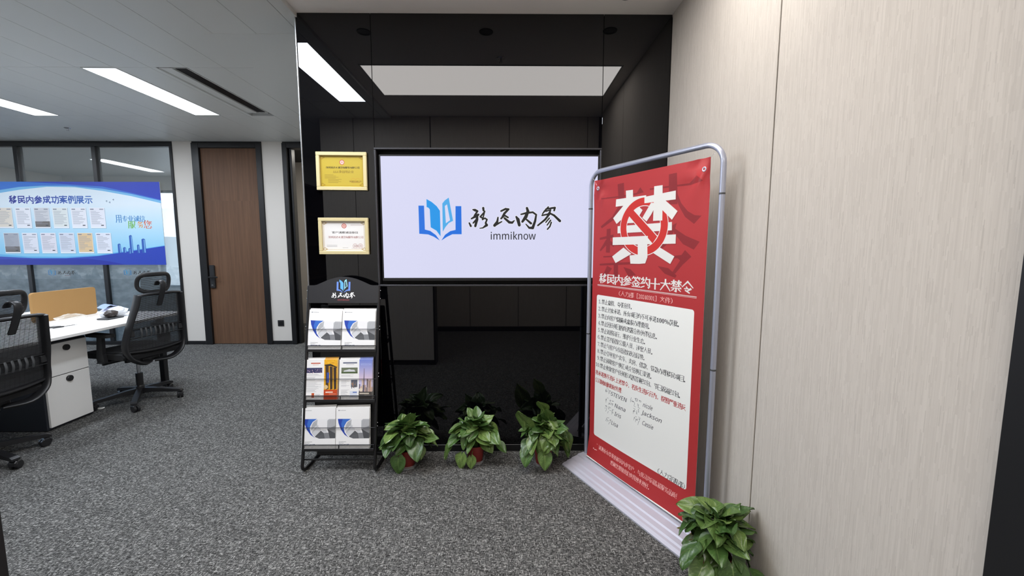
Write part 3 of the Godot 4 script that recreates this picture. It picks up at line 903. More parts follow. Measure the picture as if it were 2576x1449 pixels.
func desk_things():
	var clear = mat(Color(0.95, 0.94, 0.9, 0.2), 0.1)
	clear.transparency = BaseMaterial3D.TRANSPARENCY_ALPHA
	var b = thing("plastic_bag", "crumpled clear plastic bag on the white desk before the ochre screen", "plastic bag", Vector3(-3.73, 0.741, -3.52))
	var st = new_st()
	crumpled(st, Vector3(0, 0.036, 0), Vector3(0.06, 0.038, 0.11), 3)
	obj("wrapper", st, clear, b)
	var p = thing("open_parcel", "torn white and blue parcel bag with dark contents on the desk", "parcel", Vector3(-3.62, 0.741, -3.74))
	st = new_st()
	crumpled(st, Vector3(-0.01, 0.045, -0.06), Vector3(0.085, 0.045, 0.12), 9, 0.3)
	obj("white_bag", st, mat(srgb(226, 228, 234), 0.45), p)
	st = new_st()
	crumpled(st, Vector3(0.055, 0.046, 0.04), Vector3(0.035, 0.03, 0.055), 15, 0.3)
	obj("contents", st, mat(srgb(52, 44, 42), 0.4), p)
	st = new_st()
	box(st, Vector3(0.05, 0.007, 0.04), Vector3(0.1, 0.012, 0.16), 0.004)
	obj("tray", st, mat(srgb(60, 62, 66), 0.4), p)
	st = new_st()
	for i in 8:
		var a = i / 8.0
		var c = (i + 1) / 8.0
		var f = func(t): return Vector3(-0.02 - 0.03 * t, 0.08 + 0.06 * sin(0.3 + t * 1.9) - 0.03 * t, 0.05 - 0.16 * t)
		quad(st, f.call(a) + Vector3(-0.035, 0, 0), f.call(a) + Vector3(0.035, -0.01, 0), f.call(c) + Vector3(0.035, -0.01, 0), f.call(c) + Vector3(-0.035, 0, 0), Vector3.UP)
	obj("blue_flap", st, mat(srgb(150, 170, 222), 0.4), p)
	var pap = thing("paper_pile", "small pile of white paper lying on the desk behind the chair", "paper", Vector3(-3.78, 0.741, -3.32))
	for i in 3:
		obj("paper_sheet", bx(Vector3(0.004 * i, 0.001 + 0.0022 * i, 0.003 * i), Vector3(0.15, 0.002, 0.2), 0.0, Transform3D(Basis(Vector3.UP, 0.1 * i), Vector3.ZERO)), M.paper, pap)
	var sc = thing("scissors", "dark scissors lying open on the white desk beside the paper", "scissors", Vector3(-3.60, 0.741, -3.33), 1.35)
	st = new_st()
	for s in [-1.0, 1.0]:
		prism(st, PackedVector2Array([Vector2(-0.005, -0.002), Vector2(0.075, s * 0.008), Vector2(0.085, s * 0.011), Vector2(0.0, 0.006)]), 0.001, 0.003, Transform3D(Basis(Vector3.RIGHT, -PI / 2), Vector3.ZERO))
	obj("blades", st, M.grey_plastic, sc)
	for s in [-1.0, 1.0]:
		st = new_st()
		var loop = []
		for i in 12:
			loop.append(Vector3(-0.04 + cos(TAU * i / 12) * 0.034, 0.005, s * 0.017 + sin(TAU * i / 12) * 0.014))
		tube(st, loop, 0.0042, 6, -1.0, Vector3.ZERO, true)
		obj("finger_ring", st, M.black_plastic, sc)
	var ring = thing("plastic_clip", "small white plastic clip lying on the carpet by the pedestal", "clip", Vector3(-3.5, 0.004, -3.46), 0.4)
	st = new_st()
	tube(st, smooth_path([Vector3(-0.018, 0, -0.012), Vector3(0.012, 0, -0.014), Vector3(0.022, 0.002, 0.0), Vector3(0.012, 0, 0.014), Vector3(-0.018, 0, 0.012)], 4, true), 0.004, 6, -1.0, Vector3.ZERO, true)
	obj("loop", st, M.paper, ring)
	# cream paper bag at the far end of the desk
	var cb = thing("paper_bag", "cream paper bag standing on the desk by the chair's headrest", "paper bag", Vector3(-4.25, 0.741, -3.25))
	st = new_st()
	prism(st, PackedVector2Array([Vector2(-0.11, 0.0), Vector2(0.11, 0.0), Vector2(0.09, 0.24), Vector2(0.0, 0.31), Vector2(-0.1, 0.26)]), -0.05, 0.05, Transform3D(Basis(Vector3.UP, 0.9), Vector3.ZERO))
	obj("bag_body", st, mat(srgb(232, 224, 198), 0.7), cb)
	# wooden shelf cabinet by the entrance wall (mirrored in the black glass)
	var ca = thing("shelf_cabinet", "tall brown wooden shelf cabinet round the corner, mirrored in the black glass", "cabinet", Vector3(-2.85, 0, 0.2), -PI / 2)
	for x in [-0.6, 0.6]:
		obj("side", bx(Vector3(x, 1.1, 0), Vector3(0.03, 2.2, 0.4), 0.002), M.wood, ca)
	for y in [0.05, 0.5, 0.95, 1.4, 1.8, 2.185]:
		obj("shelf", bx(Vector3(0, y, 0), Vector3(1.17, 0.03, 0.4), 0.002), M.wood, ca)
	obj("back", bx(Vector3(0, 1.1, 0.192), Vector3(1.17, 2.17, 0.012)), M.wood, ca)
	for i in 3:
		obj("drawer_front", bx(Vector3(-0.39 + i * 0.39, 0.275, -0.19), Vector3(0.37, 0.41, 0.018), 0.002), M.wood, ca)

# ------------------------------------------------------------------ lamps
func ceiling_lamp(called, label, a: Vector2, b: Vector2, y, glow, radiance, tint, group = ""):
	# a, b: corners in x and z of the glowing face; y: height of the ceiling's underside
	var c = (a + b) * 0.5
	var s = (b - a).abs()
	var t = thing(called, label, "ceiling light", Vector3(c.x, y, c.y), 0.0, group)
	var st = new_st()
	for q in [[Vector3(-s.x / 2 - 0.006, 0, 0), Vector3(0.012, 0.03, s.y + 0.024)], [Vector3(s.x / 2 + 0.006, 0, 0), Vector3(0.012, 0.03, s.y + 0.024)],
			[Vector3(0, 0, -s.y / 2 - 0.006), Vector3(s.x, 0.03, 0.012)], [Vector3(0, 0, s.y / 2 + 0.006), Vector3(s.x, 0.03, 0.012)]]:
		box(st, q[0] + Vector3(0, 0.011, 0), q[1], 0.001)
	obj("frame", st, M.ceil_metal, t)
	var m = mat(Color(0.9, 0.9, 0.9), 0.5)
	m.emission_enabled = true
	m.emission = tint
	m.emission_energy_multiplier = glow
	obj("diffuser", bx(Vector3(0, 0.009, 0), Vector3(s.x, 0.014, s.y)), m, t)
	var l = AreaLight3D.new()
	l.name = "lamp_light"
	l.area_size = s
	l.area_normalize_energy = true
	l.light_energy = radiance * s.x * s.y / PI
	l.light_color = tint
	l.area_range = 20.0
	l.area_attenuation = 2.0
	l.shadow_enabled = true
	l.position = Vector3(0, -0.002, 0)
	l.rotation.x = -PI / 2
	t.add_child(l)
	return t

# ------------------------------------------------------------------ potted pothos
var leaf_meshes := []
func make_leaf_mesh(fold, droop, wave, wide) -> ArrayMesh:
	# unit leaf: base at origin, tip along +z, length 1, upper side +y
	var st = new_st()
	var nt = 11
	var ns = 4
	var P = []
	for i in nt + 1:
		var t = float(i) / nt
		var w = wide * pow(sin(PI * pow(t * 0.99 + 0.008, 0.52)), 0.75)
		var row = []
		for j in range(-ns, ns + 1):
			var s = float(j) / ns
			var x = s * w
			var z = t - 0.3 * sin(PI * 0.75 * absf(s)) * pow(1.0 - t, 4.0)
			var y = absf(s) * w * fold - droop * t * t + wave * sin(s * 5.0 + t * 7.0) * 0.03
			row.append(Vector3(x, y, z))
		P.append(row)
	var N = []
	for i in nt + 1:
		var row = []
		for j in 2 * ns + 1:
			var du = P[mini(i + 1, nt)][j] - P[maxi(i - 1, 0)][j]
			var dv = P[i][mini(j + 1, 2 * ns)] - P[i][maxi(j - 1, 0)]
			var n = du.cross(dv)
			if n.y < 0.0:
				n = -n
			row.append(n.normalized() if n.length() > 1e-6 else Vector3.UP)
		N.append(row)
	for i in nt:
		for j in 2 * ns:
			var u0 = Vector2(float(j) / (2 * ns), float(i) / nt)
			var u1 = Vector2(float(j + 1) / (2 * ns), float(i) / nt)
			var u2 = Vector2(float(j + 1) / (2 * ns), float(i + 1) / nt)
			var u3 = Vector2(float(j) / (2 * ns), float(i + 1) / nt)
			tri(st, P[i][j], P[i][j + 1], P[i + 1][j + 1], N[i][j], N[i][j + 1], N[i + 1][j + 1], u0, u1, u2)
			tri(st, P[i][j], P[i + 1][j + 1], P[i + 1][j], N[i][j], N[i + 1][j + 1], N[i + 1][j], u0, u2, u3)
	return st.commit()

func leaf_material(base: Color, light: Color, sd: int) -> StandardMaterial3D:
	var im = plain(64, 128, base)
	var rng = RandomNumberGenerator.new()
	rng.seed = sd
	for i in 90:
		var x = rng.randi_range(0, 63)
		var y = rng.randi_range(0, 127)
		var l = rng.randi_range(4, 14)
		var side = 1.0 if x > 32 else -1.0
		ink(im, [[bar2(Vector2(x, y), Vector2(x + side * l * 0.8, y + l), 0.8, 0.4)]], Color(base.lerp(light, rng.randf()), 0.7))
	for k in 7:
		for side in [-1.0, 1.0]:
			ink(im, [[bar2(Vector2(32, 10 + k * 15), Vector2(32 + side * 30, 26 + k * 16), 0.5, 0.3)]], Color(base.lerp(light, 0.5), 0.7))
	ink(im, [[bar2(Vector2(32, 0), Vector2(32, 127), 1.3, 0.5)]], base.lerp(light, 0.8))
	var m = printed(im, 0.3, 0.5)
	m.backlight_enabled = true
	m.backlight = Color(0.22, 0.3, 0.1)
	return m

func potted_pothos(label, at: Vector3, sd: int, count: int, spread: Vector2, height, extra: Array, wall_x = 99.0, wall_z = -2.68, rack_x = -99.0):
	var t = thing("potted_pothos", label, "potted plant", at, 0.0, "potted pothos plants on the carpet")
	var rng = RandomNumberGenerator.new()
	rng.seed = sd
	var st = new_st()
	lathe(st, [Vector2(0.0, 0.004), Vector2(0.042, 0.004), Vector2(0.046, 0.012), Vector2(0.058, 0.106), Vector2(0.062, 0.108), Vector2(0.063, 0.122), Vector2(0.058, 0.122), Vector2(0.056, 0.1), Vector2(0.0, 0.1)], Vector3.ZERO, 28)
	var pot = obj("pot", st, M.pot, t)
	st = new_st()
	lathe(st, [Vector2(0.0, 0.101), Vector2(0.03, 0.106), Vector2(0.0555, 0.101)], Vector3.ZERO, 20)
	obj("soil", st, M.soil, pot)
	st = new_st()
	lathe(st, [Vector2(0.0, 0.0005), Vector2(0.056, 0.0005), Vector2(0.064, 0.026), Vector2(0.0625, 0.026), Vector2(0.054, 0.003), Vector2(0.0, 0.003)], Vector3.ZERO, 28)
	obj("saucer", st, M.clear_plastic, t)
	var stems = new_st()
	var spots = []
	for i in count:
		var az = TAU * (i * 0.618034 + rng.randf() * 0.08)
		var q = (i + 0.5) / count
		var el = lerpf(-0.12, 1.3, pow(q, 0.85))
		var r = spread.x * cos(maxf(el, 0.0)) * rng.randf_range(0.4, 0.82)
		var y = 0.165 + (height - 0.18) * sin(maxf(el, -0.2)) * rng.randf_range(0.7, 1.0)
		if el < 0.05:
			y = rng.randf_range(0.135, 0.17)
			r = maxf(0.074, r)
		var p = Vector3(cos(az) * r, y, sin(az) * r * spread.y / spread.x)
		var size = rng.randf_range(0.066, 0.108)
		var pitch = lerpf(-0.95, 0.3, clampf(q, 0.0, 1.0)) + rng.randf_range(-0.5, 0.6)
		spots.append([p, az + rng.randf_range(-0.9, 0.9), pitch, size, rng.randi_range(0, 3), rng.randf_range(-0.6, 0.6)])
	for i in 12:
		var az = rng.randf() * TAU
		var p = Vector3(cos(az) * rng.randf_range(0.0, 0.09), height - rng.randf_range(0.0, 0.06), sin(az) * rng.randf_range(0.0, 0.07))
		spots.append([p, az + rng.randf_range(-1.0, 1.0), rng.randf_range(-0.1, 1.2), rng.randf_range(0.04, 0.075), rng.randi_range(0, 3), rng.randf_range(-1.0, 1.0)])
	for e in extra:
		spots.append([Vector3(e[0], e[1], e[2]), e[3], e[4], e[5], e[6], e[7] if e.size() > 7 else 0.0])
	for s in spots:
		var p = s[0]
		# local frame: z towards the tip, tilted by the pitch
		var dir = Vector3(cos(s[1]) * cos(s[2]), sin(s[2]), sin(s[1]) * cos(s[2])).normalized()
		var tip = p + dir * s[3]
		var over = maxf((at.x + tip.x) - (wall_x - 0.012), (at.x + p.x + 0.3 * s[3]) - (wall_x - 0.012))
		if over > 0.0:
			p.x -= over
		var beyond = (rack_x + 0.01) - (at.x + minf(tip.x, p.x - 0.4 * s[3]))
		if beyond > 0.0:
			p.x += beyond
		var under = (wall_z + 0.015) - (at.z + minf(tip.z, p.z - 0.3 * s[3]))
		if under > 0.0:
			p.z += under
		var sideways = dir.cross(Vector3.UP)
		if sideways.length() < 0.05:
			sideways = Vector3.RIGHT
		sideways = sideways.normalized()
		var up = sideways.cross(dir).normalized()
		var b = Basis(up.cross(dir).normalized(), up, dir).rotated(dir, s[5])
		var o = MeshInstance3D.new()
		o.mesh = leaf_meshes[s[4]]
		o.material_override = M.leaves[(s[4] + int(s[3] * 1000)) % M.leaves.size()]
		o.name = "leaf"
		o.transform = Transform3D(b * s[3], p)
		t.add_child(o, true)
		var mid = Vector3(p.x * 0.55, lerpf(0.1, p.y, 0.7) + 0.02, p.z * 0.55)
		tube(stems, smooth_path([Vector3(p.x * 0.12, 0.1, p.z * 0.12), mid, p], 3), 0.0017, 5)
	obj("stems", stems, M.stem, t)
	return t

# ------------------------------------------------------------------ mesh-back office chair, facing +z
func make_chair(label) -> Node3D:
	var t = thing("office_chair", label, "office chair", Vector3.ZERO, 0.0, "mesh office chairs at the white desk")
	var star = Node3D.new()
	star.name = "base"
	t.add_child(star, true)
	for k in 5:
		var a = TAU * k / 5.0 + 0.35
		var xf = Transform3D(Basis(Vector3.UP, a), Vector3.ZERO)
		var st = new_st()
		prism(st, PackedVector2Array([Vector2(0.02, 0.075), Vector2(0.02, 0.125), Vector2(0.1, 0.118), Vector2(0.3, 0.088), Vector2(0.318, 0.076), Vector2(0.318, 0.062), Vector2(0.28, 0.066), Vector2(0.1, 0.082)]), -0.02, 0.02, xf)
		obj("base_leg", st, M.black_plastic, star)
		st = new_st()
		var cx = xf * Transform3D(Basis(Vector3.UP, 0.7 + k * 1.3), Vector3(0.298, 0, 0))
		for s in [-1.0, 1.0]:
			var w = cx * Transform3D(Basis(Vector3.RIGHT, PI / 2), Vector3(0.012, 0.0275, s * 0.0135))
			lathe(st, [Vector2(0.0, -0.009), Vector2(0.024, -0.009), Vector2(0.0272, -0.006), Vector2(0.0272, 0.006), Vector2(0.024, 0.009), Vector2(0.0, 0.009)], Vector3.ZERO, 18, w)
		box(st, Vector3(0.004, 0.05, 0), Vector3(0.038, 0.018, 0.046), 0.007, cx)
		box(st, Vector3(-0.014, 0.038, 0), Vector3(0.014, 0.03, 0.044), 0.005, cx)
		tube(st, [cx * Vector3(0, 0.05, 0), cx * Vector3(0, 0.07, 0)], 0.006, 8)
		obj("caster", st, M.black_plastic, star)
	var st2 = new_st()
	lathe(st2, [Vector2(0.0, 0.07), Vector2(0.03, 0.07), Vector2(0.034, 0.09), Vector2(0.03, 0.14), Vector2(0.026, 0.15), Vector2(0.026, 0.26), Vector2(0.0, 0.26)], Vector3.ZERO, 20)
	obj("column_sleeve", st2, M.black_plastic, t)
	st2 = new_st()
	lathe(st2, [Vector2(0.0, 0.25), Vector2(0.014, 0.25), Vector2(0.014, 0.4), Vector2(0.0, 0.4)], Vector3.ZERO, 16)
	obj("gas_lift", st2, M.chrome, t)
	st2 = new_st()
	box(st2, Vector3(0, 0.405, -0.03), Vector3(0.16, 0.05, 0.26), 0.012)
	box(st2, Vector3(0.16, 0.4, 0.02), Vector3(0.18, 0.012, 0.02), 0.004)
	lathe(st2, [Vector2(0.0, 0.345), Vector2(0.022, 0.345), Vector2(0.024, 0.39), Vector2(0.0, 0.39)], Vector3(0.0, 0, 0.12), 14)
	obj("tilt_mechanism", st2, M.black_plastic, t)
	# seat: a cushion with a rounded front
	st2 = new_st()
	var prof = PackedVector2Array([Vector2(-0.22, 0.438), Vector2(-0.23, 0.47), Vector2(-0.2, 0.505), Vector2(0.0, 0.495), Vector2(0.16, 0.505), Vector2(0.23, 0.495), Vector2(0.262, 0.465), Vector2(0.25, 0.437)])
	var sx = Transform3D(Basis(Vector3(0, 0, 1), Vector3(0, 1, 0), Vector3(-1, 0, 0)), Vector3.ZERO)
	prism(st2, prof, -0.215, 0.215, sx)
	var prof2 = PackedVector2Array()
	for p in prof:
		prof2.append(Vector2(p.x * 0.93 + 0.0, (p.y - 0.47) * 0.72 + 0.47))
	prism(st2, prof2, -0.245, 0.245, sx)
	obj("seat", st2, M.black_fabric, t)
	# back frame: two side rails, a top bar and a lower bar
	var rail = func(s): return [Vector3(s * 0.168, 0.985, -0.318), Vector3(s * 0.18, 0.9, -0.302), Vector3(s * 0.207, 0.76, -0.268), Vector3(s * 0.226, 0.62, -0.232), Vector3(s * 0.232, 0.53, -0.222), Vector3(s * 0.2, 0.45, -0.232), Vector3(s * 0.12, 0.395, -0.228), Vector3(s * 0.03, 0.385, -0.16)]
	for s in [-1.0, 1.0]:
		st2 = new_st()
		tube(st2, smooth_path(rail.call(s), 5), 0.016, 10, 0.038, Vector3(0, 0, 1))
		obj("back_rail", st2, M.black_plastic, t)
	st2 = new_st()
	tube(st2, smooth_path([Vector3(-0.175, 0.978, -0.316), Vector3(-0.1, 0.988, -0.326), Vector3(0.0, 0.99, -0.33), Vector3(0.1, 0.988, -0.326), Vector3(0.175, 0.978, -0.316)], 4), 0.012, 8, 0.02, Vector3(0, 0, 1))
	obj("top_bar", st2, M.black_plastic, t)
	st2 = new_st()
	tube(st2, smooth_path([Vector3(-0.215, 0.51, -0.218), Vector3(-0.1, 0.5, -0.232), Vector3(0.0, 0.497, -0.236), Vector3(0.1, 0.5, -0.232), Vector3(0.215, 0.51, -0.218)], 4), 0.014, 8, 0.022, Vector3(0, 0, 1))
	obj("lower_bar", st2, M.black_plastic, t)
	# the woven mesh: fine threads across
	st2 = new_st()
	for i in 58:
		var y = 0.512 + i * 0.0081
		var q = (y - 0.5) / 0.485
		var z = lerpf(-0.222, -0.318, pow(q, 1.25))
		var hw = lerpf(0.226, 0.168, q)
		box(st2, Vector3(0, y, z + 0.002), Vector3(hw * 2.0, 0.0063, 0.0016))
	for i in 13:
		var x = -0.156 + i * 0.026
		tube(st2, [Vector3(x, 0.51, -0.222), Vector3(x, 0.62, -0.236), Vector3(x, 0.76, -0.27), Vector3(x, 0.975, -0.318)], 0.0009, 4)
	obj("back_mesh", st2, M.mesh_fabric, t)
	# lumbar support: two slim bars and nine curved ribs
	st2 = new_st()
	for y in [0.628, 0.7]:
		box(st2, Vector3(0, y, -0.262), Vector3(0.43, 0.008, 0.008), 0.002)
	for s in [-1.0, 1.0]:
		box(st2, Vector3(s * 0.196, 0.664, -0.258), Vector3(0.034, 0.05, 0.02), 0.004)
	var lum = obj("lumbar_support", st2, M.black_plastic, t)
	st2 = new_st()
	for i in 8:
		var x = -0.13 + i * 0.037
		tube(st2, smooth_path([Vector3(x, 0.625, -0.262), Vector3(x + 0.004, 0.664, -0.276), Vector3(x, 0.703, -0.262)], 3), 0.009, 6, 0.004, Vector3(0, 0, 1))
	obj("ribs", st2, M.grey_plastic, lum)
	# headrest on a hooked bracket
	st2 = new_st()
	var hook = [Vector3(0, 0.885, -0.306), Vector3(0, 0.97, -0.342), Vector3(0, 1.06, -0.368), Vector3(0, 1.092, -0.352), Vector3(0, 1.09, -0.318), Vector3(0, 1.06, -0.296)]
	tube(st2, smooth_path(hook, 5), 0.024, 10, 0.009, Vector3(0, 0, 1), false)
	obj("headrest_bracket", st2, M.black_plastic, t)
	var hr = Node3D.new()
	hr.name = "headrest"
	t.add_child(hr, true)
	st2 = new_st()
	var loop = []
	for p in [Vector2(-0.15, 0.02), Vector2(-0.13, 0.115), Vector2(0.0, 0.13), Vector2(0.13, 0.115), Vector2(0.15, 0.02), Vector2(0.1, -0.03), Vector2(0.0, -0.04), Vector2(-0.1, -0.03)]:
		loop.append(Vector3(p.x * 0.84, 1.035 + p.y * 0.9, -0.29 + p.x * p.x * 1.6 - p.y * 0.12))
	tube(st2, smooth_path(loop, 5, true), 0.018, 10, 0.011, Vector3(0, 0, 1), true)
	obj("headrest_frame", st2, M.black_plastic, hr)
	st2 = new_st()
	for i in 17:
		var y = 1.008 + i * 0.0078
		for k in 6:
			var xa = lerpf(-0.11, 0.11, k / 6.0)
			var xb = lerpf(-0.11, 0.11, (k + 1) / 6.0)
			tube(st2, [Vector3(xa, y, -0.29 + xa * xa * 1.6 - (y - 1.035) * 0.12), Vector3(xb, y, -0.29 + xb * xb * 1.6 - (y - 1.035) * 0.12)], 0.0022, 4)
	obj("headrest_mesh", st2, M.mesh_fabric, hr)
	for s in [-1.0, 1.0]:
		st2 = new_st()
		prism(st2, PackedVector2Array([Vector2(-0.045, 0.43), Vector2(0.04, 0.43), Vector2(0.045, 0.46), Vector2(0.02, 0.64), Vector2(-0.035, 0.64), Vector2(-0.03, 0.5)]), s * 0.247, s * 0.272, sx * Transform3D(Basis(), Vector3(0, 0, 0)))
		obj("arm_bracket", bx(Vector3(s * 0.2, 0.425, 0.0), Vector3(0.17, 0.012, 0.06), 0.003), M.black_plastic, t)
		var post = obj("armrest", st2, M.black_plastic, t)
		st2 = new_st()
		prism(st2, rounded_rect(-0.036, -0.13, 0.036, 0.13, 0.03), 0.0, 0.024, Transform3D(Basis(Vector3(1, 0, 0), Vector3(0, 0, 1), Vector3(0, 1, 0)), Vector3(s * 0.252, 0.642, 0.01)))
		obj("arm_pad", st2, M.black_rubber, post)
	return t

func copy_of(root: Node3D, label) -> Node3D:
	var r = root.duplicate()
	r.name = numbered("office_chair")
	add_child(r, true)
	r.set_meta("label", label)
	return r

# ------------------------------------------------------------------ framed certificate
func certificate(label, x0, y0, x1, y1, pic: Image, tilt):
	var c = Vector3((x0 + x1) / 2, (y0 + y1) / 2, -2.683)
	var t = thing("framed_certificate", label, "certificate", c)
	t.rotation.z = tilt
	var w = x1 - x0
	var h = y1 - y0
	var fw = 0.022
	for q in [[0, h / 2 - fw / 2, w, fw], [0, -h / 2 + fw / 2, w, fw], [-w / 2 + fw / 2, 0, fw, h - 2 * fw], [w / 2 - fw / 2, 0, fw, h - 2 * fw]]:
		obj("frame_bar", bx(Vector3(q[0], q[1], 0.001), Vector3(q[2], q[3], 0.018), 0.002), M.pale_wood, t)
	obj("backing", bx(Vector3(0, 0, -0.006), Vector3(w - 2 * fw + 0.004, h - 2 * fw + 0.004, 0.004)), M.dark_card, t)
	obj("printed_sheet", sheet(w - 2 * fw, h - 2 * fw, Transform3D(Basis(), Vector3(0, 0, -0.0035))), printed(pic, 0.35), t)
	return t

# ------------------------------------------------------------------ printed pictures
func make_tv_picture() -> Image:
	var im = plain(1088, 612, srgb(216, 217, 244))
	var s = 0.3494
	emblem(im, s, 84, 118, srgb(28, 112, 222), srgb(28, 150, 232), srgb(78, 172, 234))
	brush(im, s, 84, 118, Color.WHITE, 2.8)
	brush(im, s, 84, 118, srgb(22, 24, 28), 1.0)
	latin_text(im, "immiknow", 84 + s * 1330, 118 + s * 851, 53.0, srgb(26, 30, 36), s * 655)
	return im

func make_banner_picture() -> Image:
	var im = plain(928, 2048, srgb(174, 50, 52))
	# large brush signs in a darker red behind the writing
	var dark = srgb(136, 36, 40)
	for b in [
		[231, 52, 289, 50, 297, 200, 243, 197],
		[71, 129, 249, 131, 404, 128, 434, 96, 464, 130, 405, 138, 249, 141, 74, 137],
		[243, 197, 288, 200, 237, 271, 84, 339, 73, 325, 190, 263],
		[657, 50, 715, 49, 724, 225, 664, 221],
		[513, 113, 657, 115, 798, 118, 844, 83, 887, 116, 805, 129, 657, 125, 515, 122],
		[713, 151, 750, 221, 798, 269, 843, 294, 886, 299, 842, 341, 782, 300, 736, 236, 705, 176],
		[137, 346, 176, 343, 174, 509, 134, 508],
		[66, 405, 147, 392, 205, 385, 206, 404, 67, 420],
		[133, 418, 69, 493, 80, 500, 154, 444],
		[170, 424, 218, 449, 209, 469, 169, 450],
		[107, 534, 268, 524, 393, 518, 394, 528, 111, 544],
		[73, 589, 214, 576, 370, 566, 434, 574, 371, 582, 74, 602],
		[215, 586, 257, 583, 262, 671, 219, 678],
		[151, 600, 201, 617, 134, 687, 98, 690],
		[309, 602, 372, 613, 422, 647, 357, 662, 329, 629],
		[691, 345, 726, 330, 716, 362, 790, 404, 882, 438, 847, 481, 775, 451, 711, 388],
		[709, 367, 687, 432, 599, 497, 591, 488, 658, 422, 682, 361],
		[680, 521, 767, 512, 790, 484, 834, 520, 778, 567, 728, 620, 707, 614, 759, 543, 742, 531, 681, 535],
		[597, 582, 678, 591, 739, 630, 730, 645, 652, 625],
		]:
		ink(im, [[poly(b)]], dark)
	var white = srgb(222, 222, 218)
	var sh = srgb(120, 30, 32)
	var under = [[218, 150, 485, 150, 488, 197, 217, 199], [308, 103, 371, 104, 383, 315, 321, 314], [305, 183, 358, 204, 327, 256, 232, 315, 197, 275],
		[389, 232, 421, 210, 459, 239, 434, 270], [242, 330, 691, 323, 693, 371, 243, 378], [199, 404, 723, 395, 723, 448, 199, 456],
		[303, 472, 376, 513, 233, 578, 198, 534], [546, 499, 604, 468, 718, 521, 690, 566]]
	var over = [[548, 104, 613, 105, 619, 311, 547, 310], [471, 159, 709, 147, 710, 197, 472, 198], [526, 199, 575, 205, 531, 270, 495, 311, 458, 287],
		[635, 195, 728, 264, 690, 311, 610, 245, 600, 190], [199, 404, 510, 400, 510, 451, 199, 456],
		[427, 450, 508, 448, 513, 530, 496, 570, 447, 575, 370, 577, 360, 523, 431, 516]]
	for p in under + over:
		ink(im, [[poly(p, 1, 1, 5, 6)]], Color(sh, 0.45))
	for p in under:
		ink(im, [[poly(p)]], white)
	var c = Vector2(466, 341)
	ink(im, [[disc(c, 201, 184, 72), disc(c, 138, 126, 72)]], white)
	ink(im, [[poly([383, 226, 334, 270, 552, 452, 590, 403])]], white)
	ink(im, [[disc(c, 196, 179, 72), disc(c, 143, 131, 72)], [poly([377, 231, 340, 266, 550, 446, 584, 405])]], srgb(196, 44, 36))
	for p in over:
		ink(im, [[poly(p)]], white)
	text(im, "移民内参签约十大禁令", 72, 656, 78.4, 70, white, 6.0, true)
	rule(im, 56, 737, 879, 741, white)
	rule(im, 56, 745, 879, 747, white)
	var x = text(im, "（人力部【", 250, 763, 40, 36, srgb(246, 214, 206), 1.7)
	x = latin_text(im, "20240301", x + 2, 795, 36, srgb(246, 214, 206), 128, true)
	text(im, "】文件）", x + 2, 763, 40, 36, srgb(246, 214, 206), 1.7)
	ink(im, [[rounded_rect(52, 812, 868, 1868, 16)]], srgb(238, 239, 235))
	var lines = ["禁止虚假、夸张宣传。", "禁止过度承诺，所有项目均不可承诺100%获批。", "禁止向客户隐瞒或虚报办理费用。", "禁止因任何目的而透露合作伙伴信息。",
		"禁止诋毁同行，维护行业生态。", "禁止签约国家公职人员、涉密人员。", "禁止与客户讨论国家政治局势。", "禁止引导客户卖车、卖房、借款、贷款办理移民项目。",
		"禁止协助客户换汇或介绍换汇渠道。", "禁止收取客户任何形式的答谢红包、节日祝福红包。"]
	var ink_black = srgb(40, 42, 44)
	for i in 10:
		var y = 839 + i * 51.8
		var nx = latin_text(im, str(i + 1) + ".", 74 if i < 9 else 58, y + 34, 37, ink_black, 0.0, true)
		text(im, lines[i], 106, y, 31.0, 37, ink_black, 1.7)
	text(im, "我承诺绝不违反上述禁令，若发生违反行为，按照严重违反", 56, 1367, 30.2, 36, srgb(168, 48, 46), 2.2)
	text(im, "公司制度做相应处理：", 56, 1425, 30.2, 36, srgb(168, 48, 46), 2.2)
	# handwriting
	var rng = RandomNumberGenerator.new()
	rng.seed = 77
	var hand = [["STEVEN", 225, 1508, 150, 2], ["Nana", 268, 1580, 100, 3], ["Iris", 268, 1640, 62, 3], ["Lisa", 240, 1716, 62, 2], ["nicole", 520, 1488, 76, 3], ["Jackson", 508, 1548, 160, 2], ["Cassie", 520, 1608, 88, 2]]
	for hnd in hand:
		latin_text(im, hnd[0], hnd[1], hnd[2], 40, srgb(50, 52, 58), hnd[3], false, false, 0.25)
		var sx = hnd[1] - 34.0 * hnd[4] + (20 if hnd[1] < 400 else 10)
		for k in hnd[4]:
			var gx = sx + k * 30.0 - 12.0
			for j in 6:
				var a = Vector2(gx + rng.randf_range(0, 20), hnd[2] - rng.randf_range(2, 40))
				var d = Vector2(rng.randf_range(8, 20), rng.randf_range(-6, 3)) if j % 2 == 0 else Vector2(rng.randf_range(-8, 5), rng.randf_range(10, 26))
				ink(im, [[bar2(a, a + d, 1.0, 0.7)]], srgb(50, 52, 58))
	text(im, "（人力资源部）", 640, 1832, 34, 38, ink_black, 1.5)
	var foot = srgb(238, 190, 184)
	text(im, "*诚邀所有尊贵的移民内参客户，与我司共同监督服务品质！", 92, 1918, 27.4, 34, foot, 1.6)
	text(im, "感谢您帮助我们变得越来越好。", 258, 1966, 26.6, 34, foot, 1.6)
	ink(im, [[disc(Vector2(66, 1968), 5)], [bar2(Vector2(76, 1972), Vector2(106, 1966), 3, 2)]], foot)
	return im

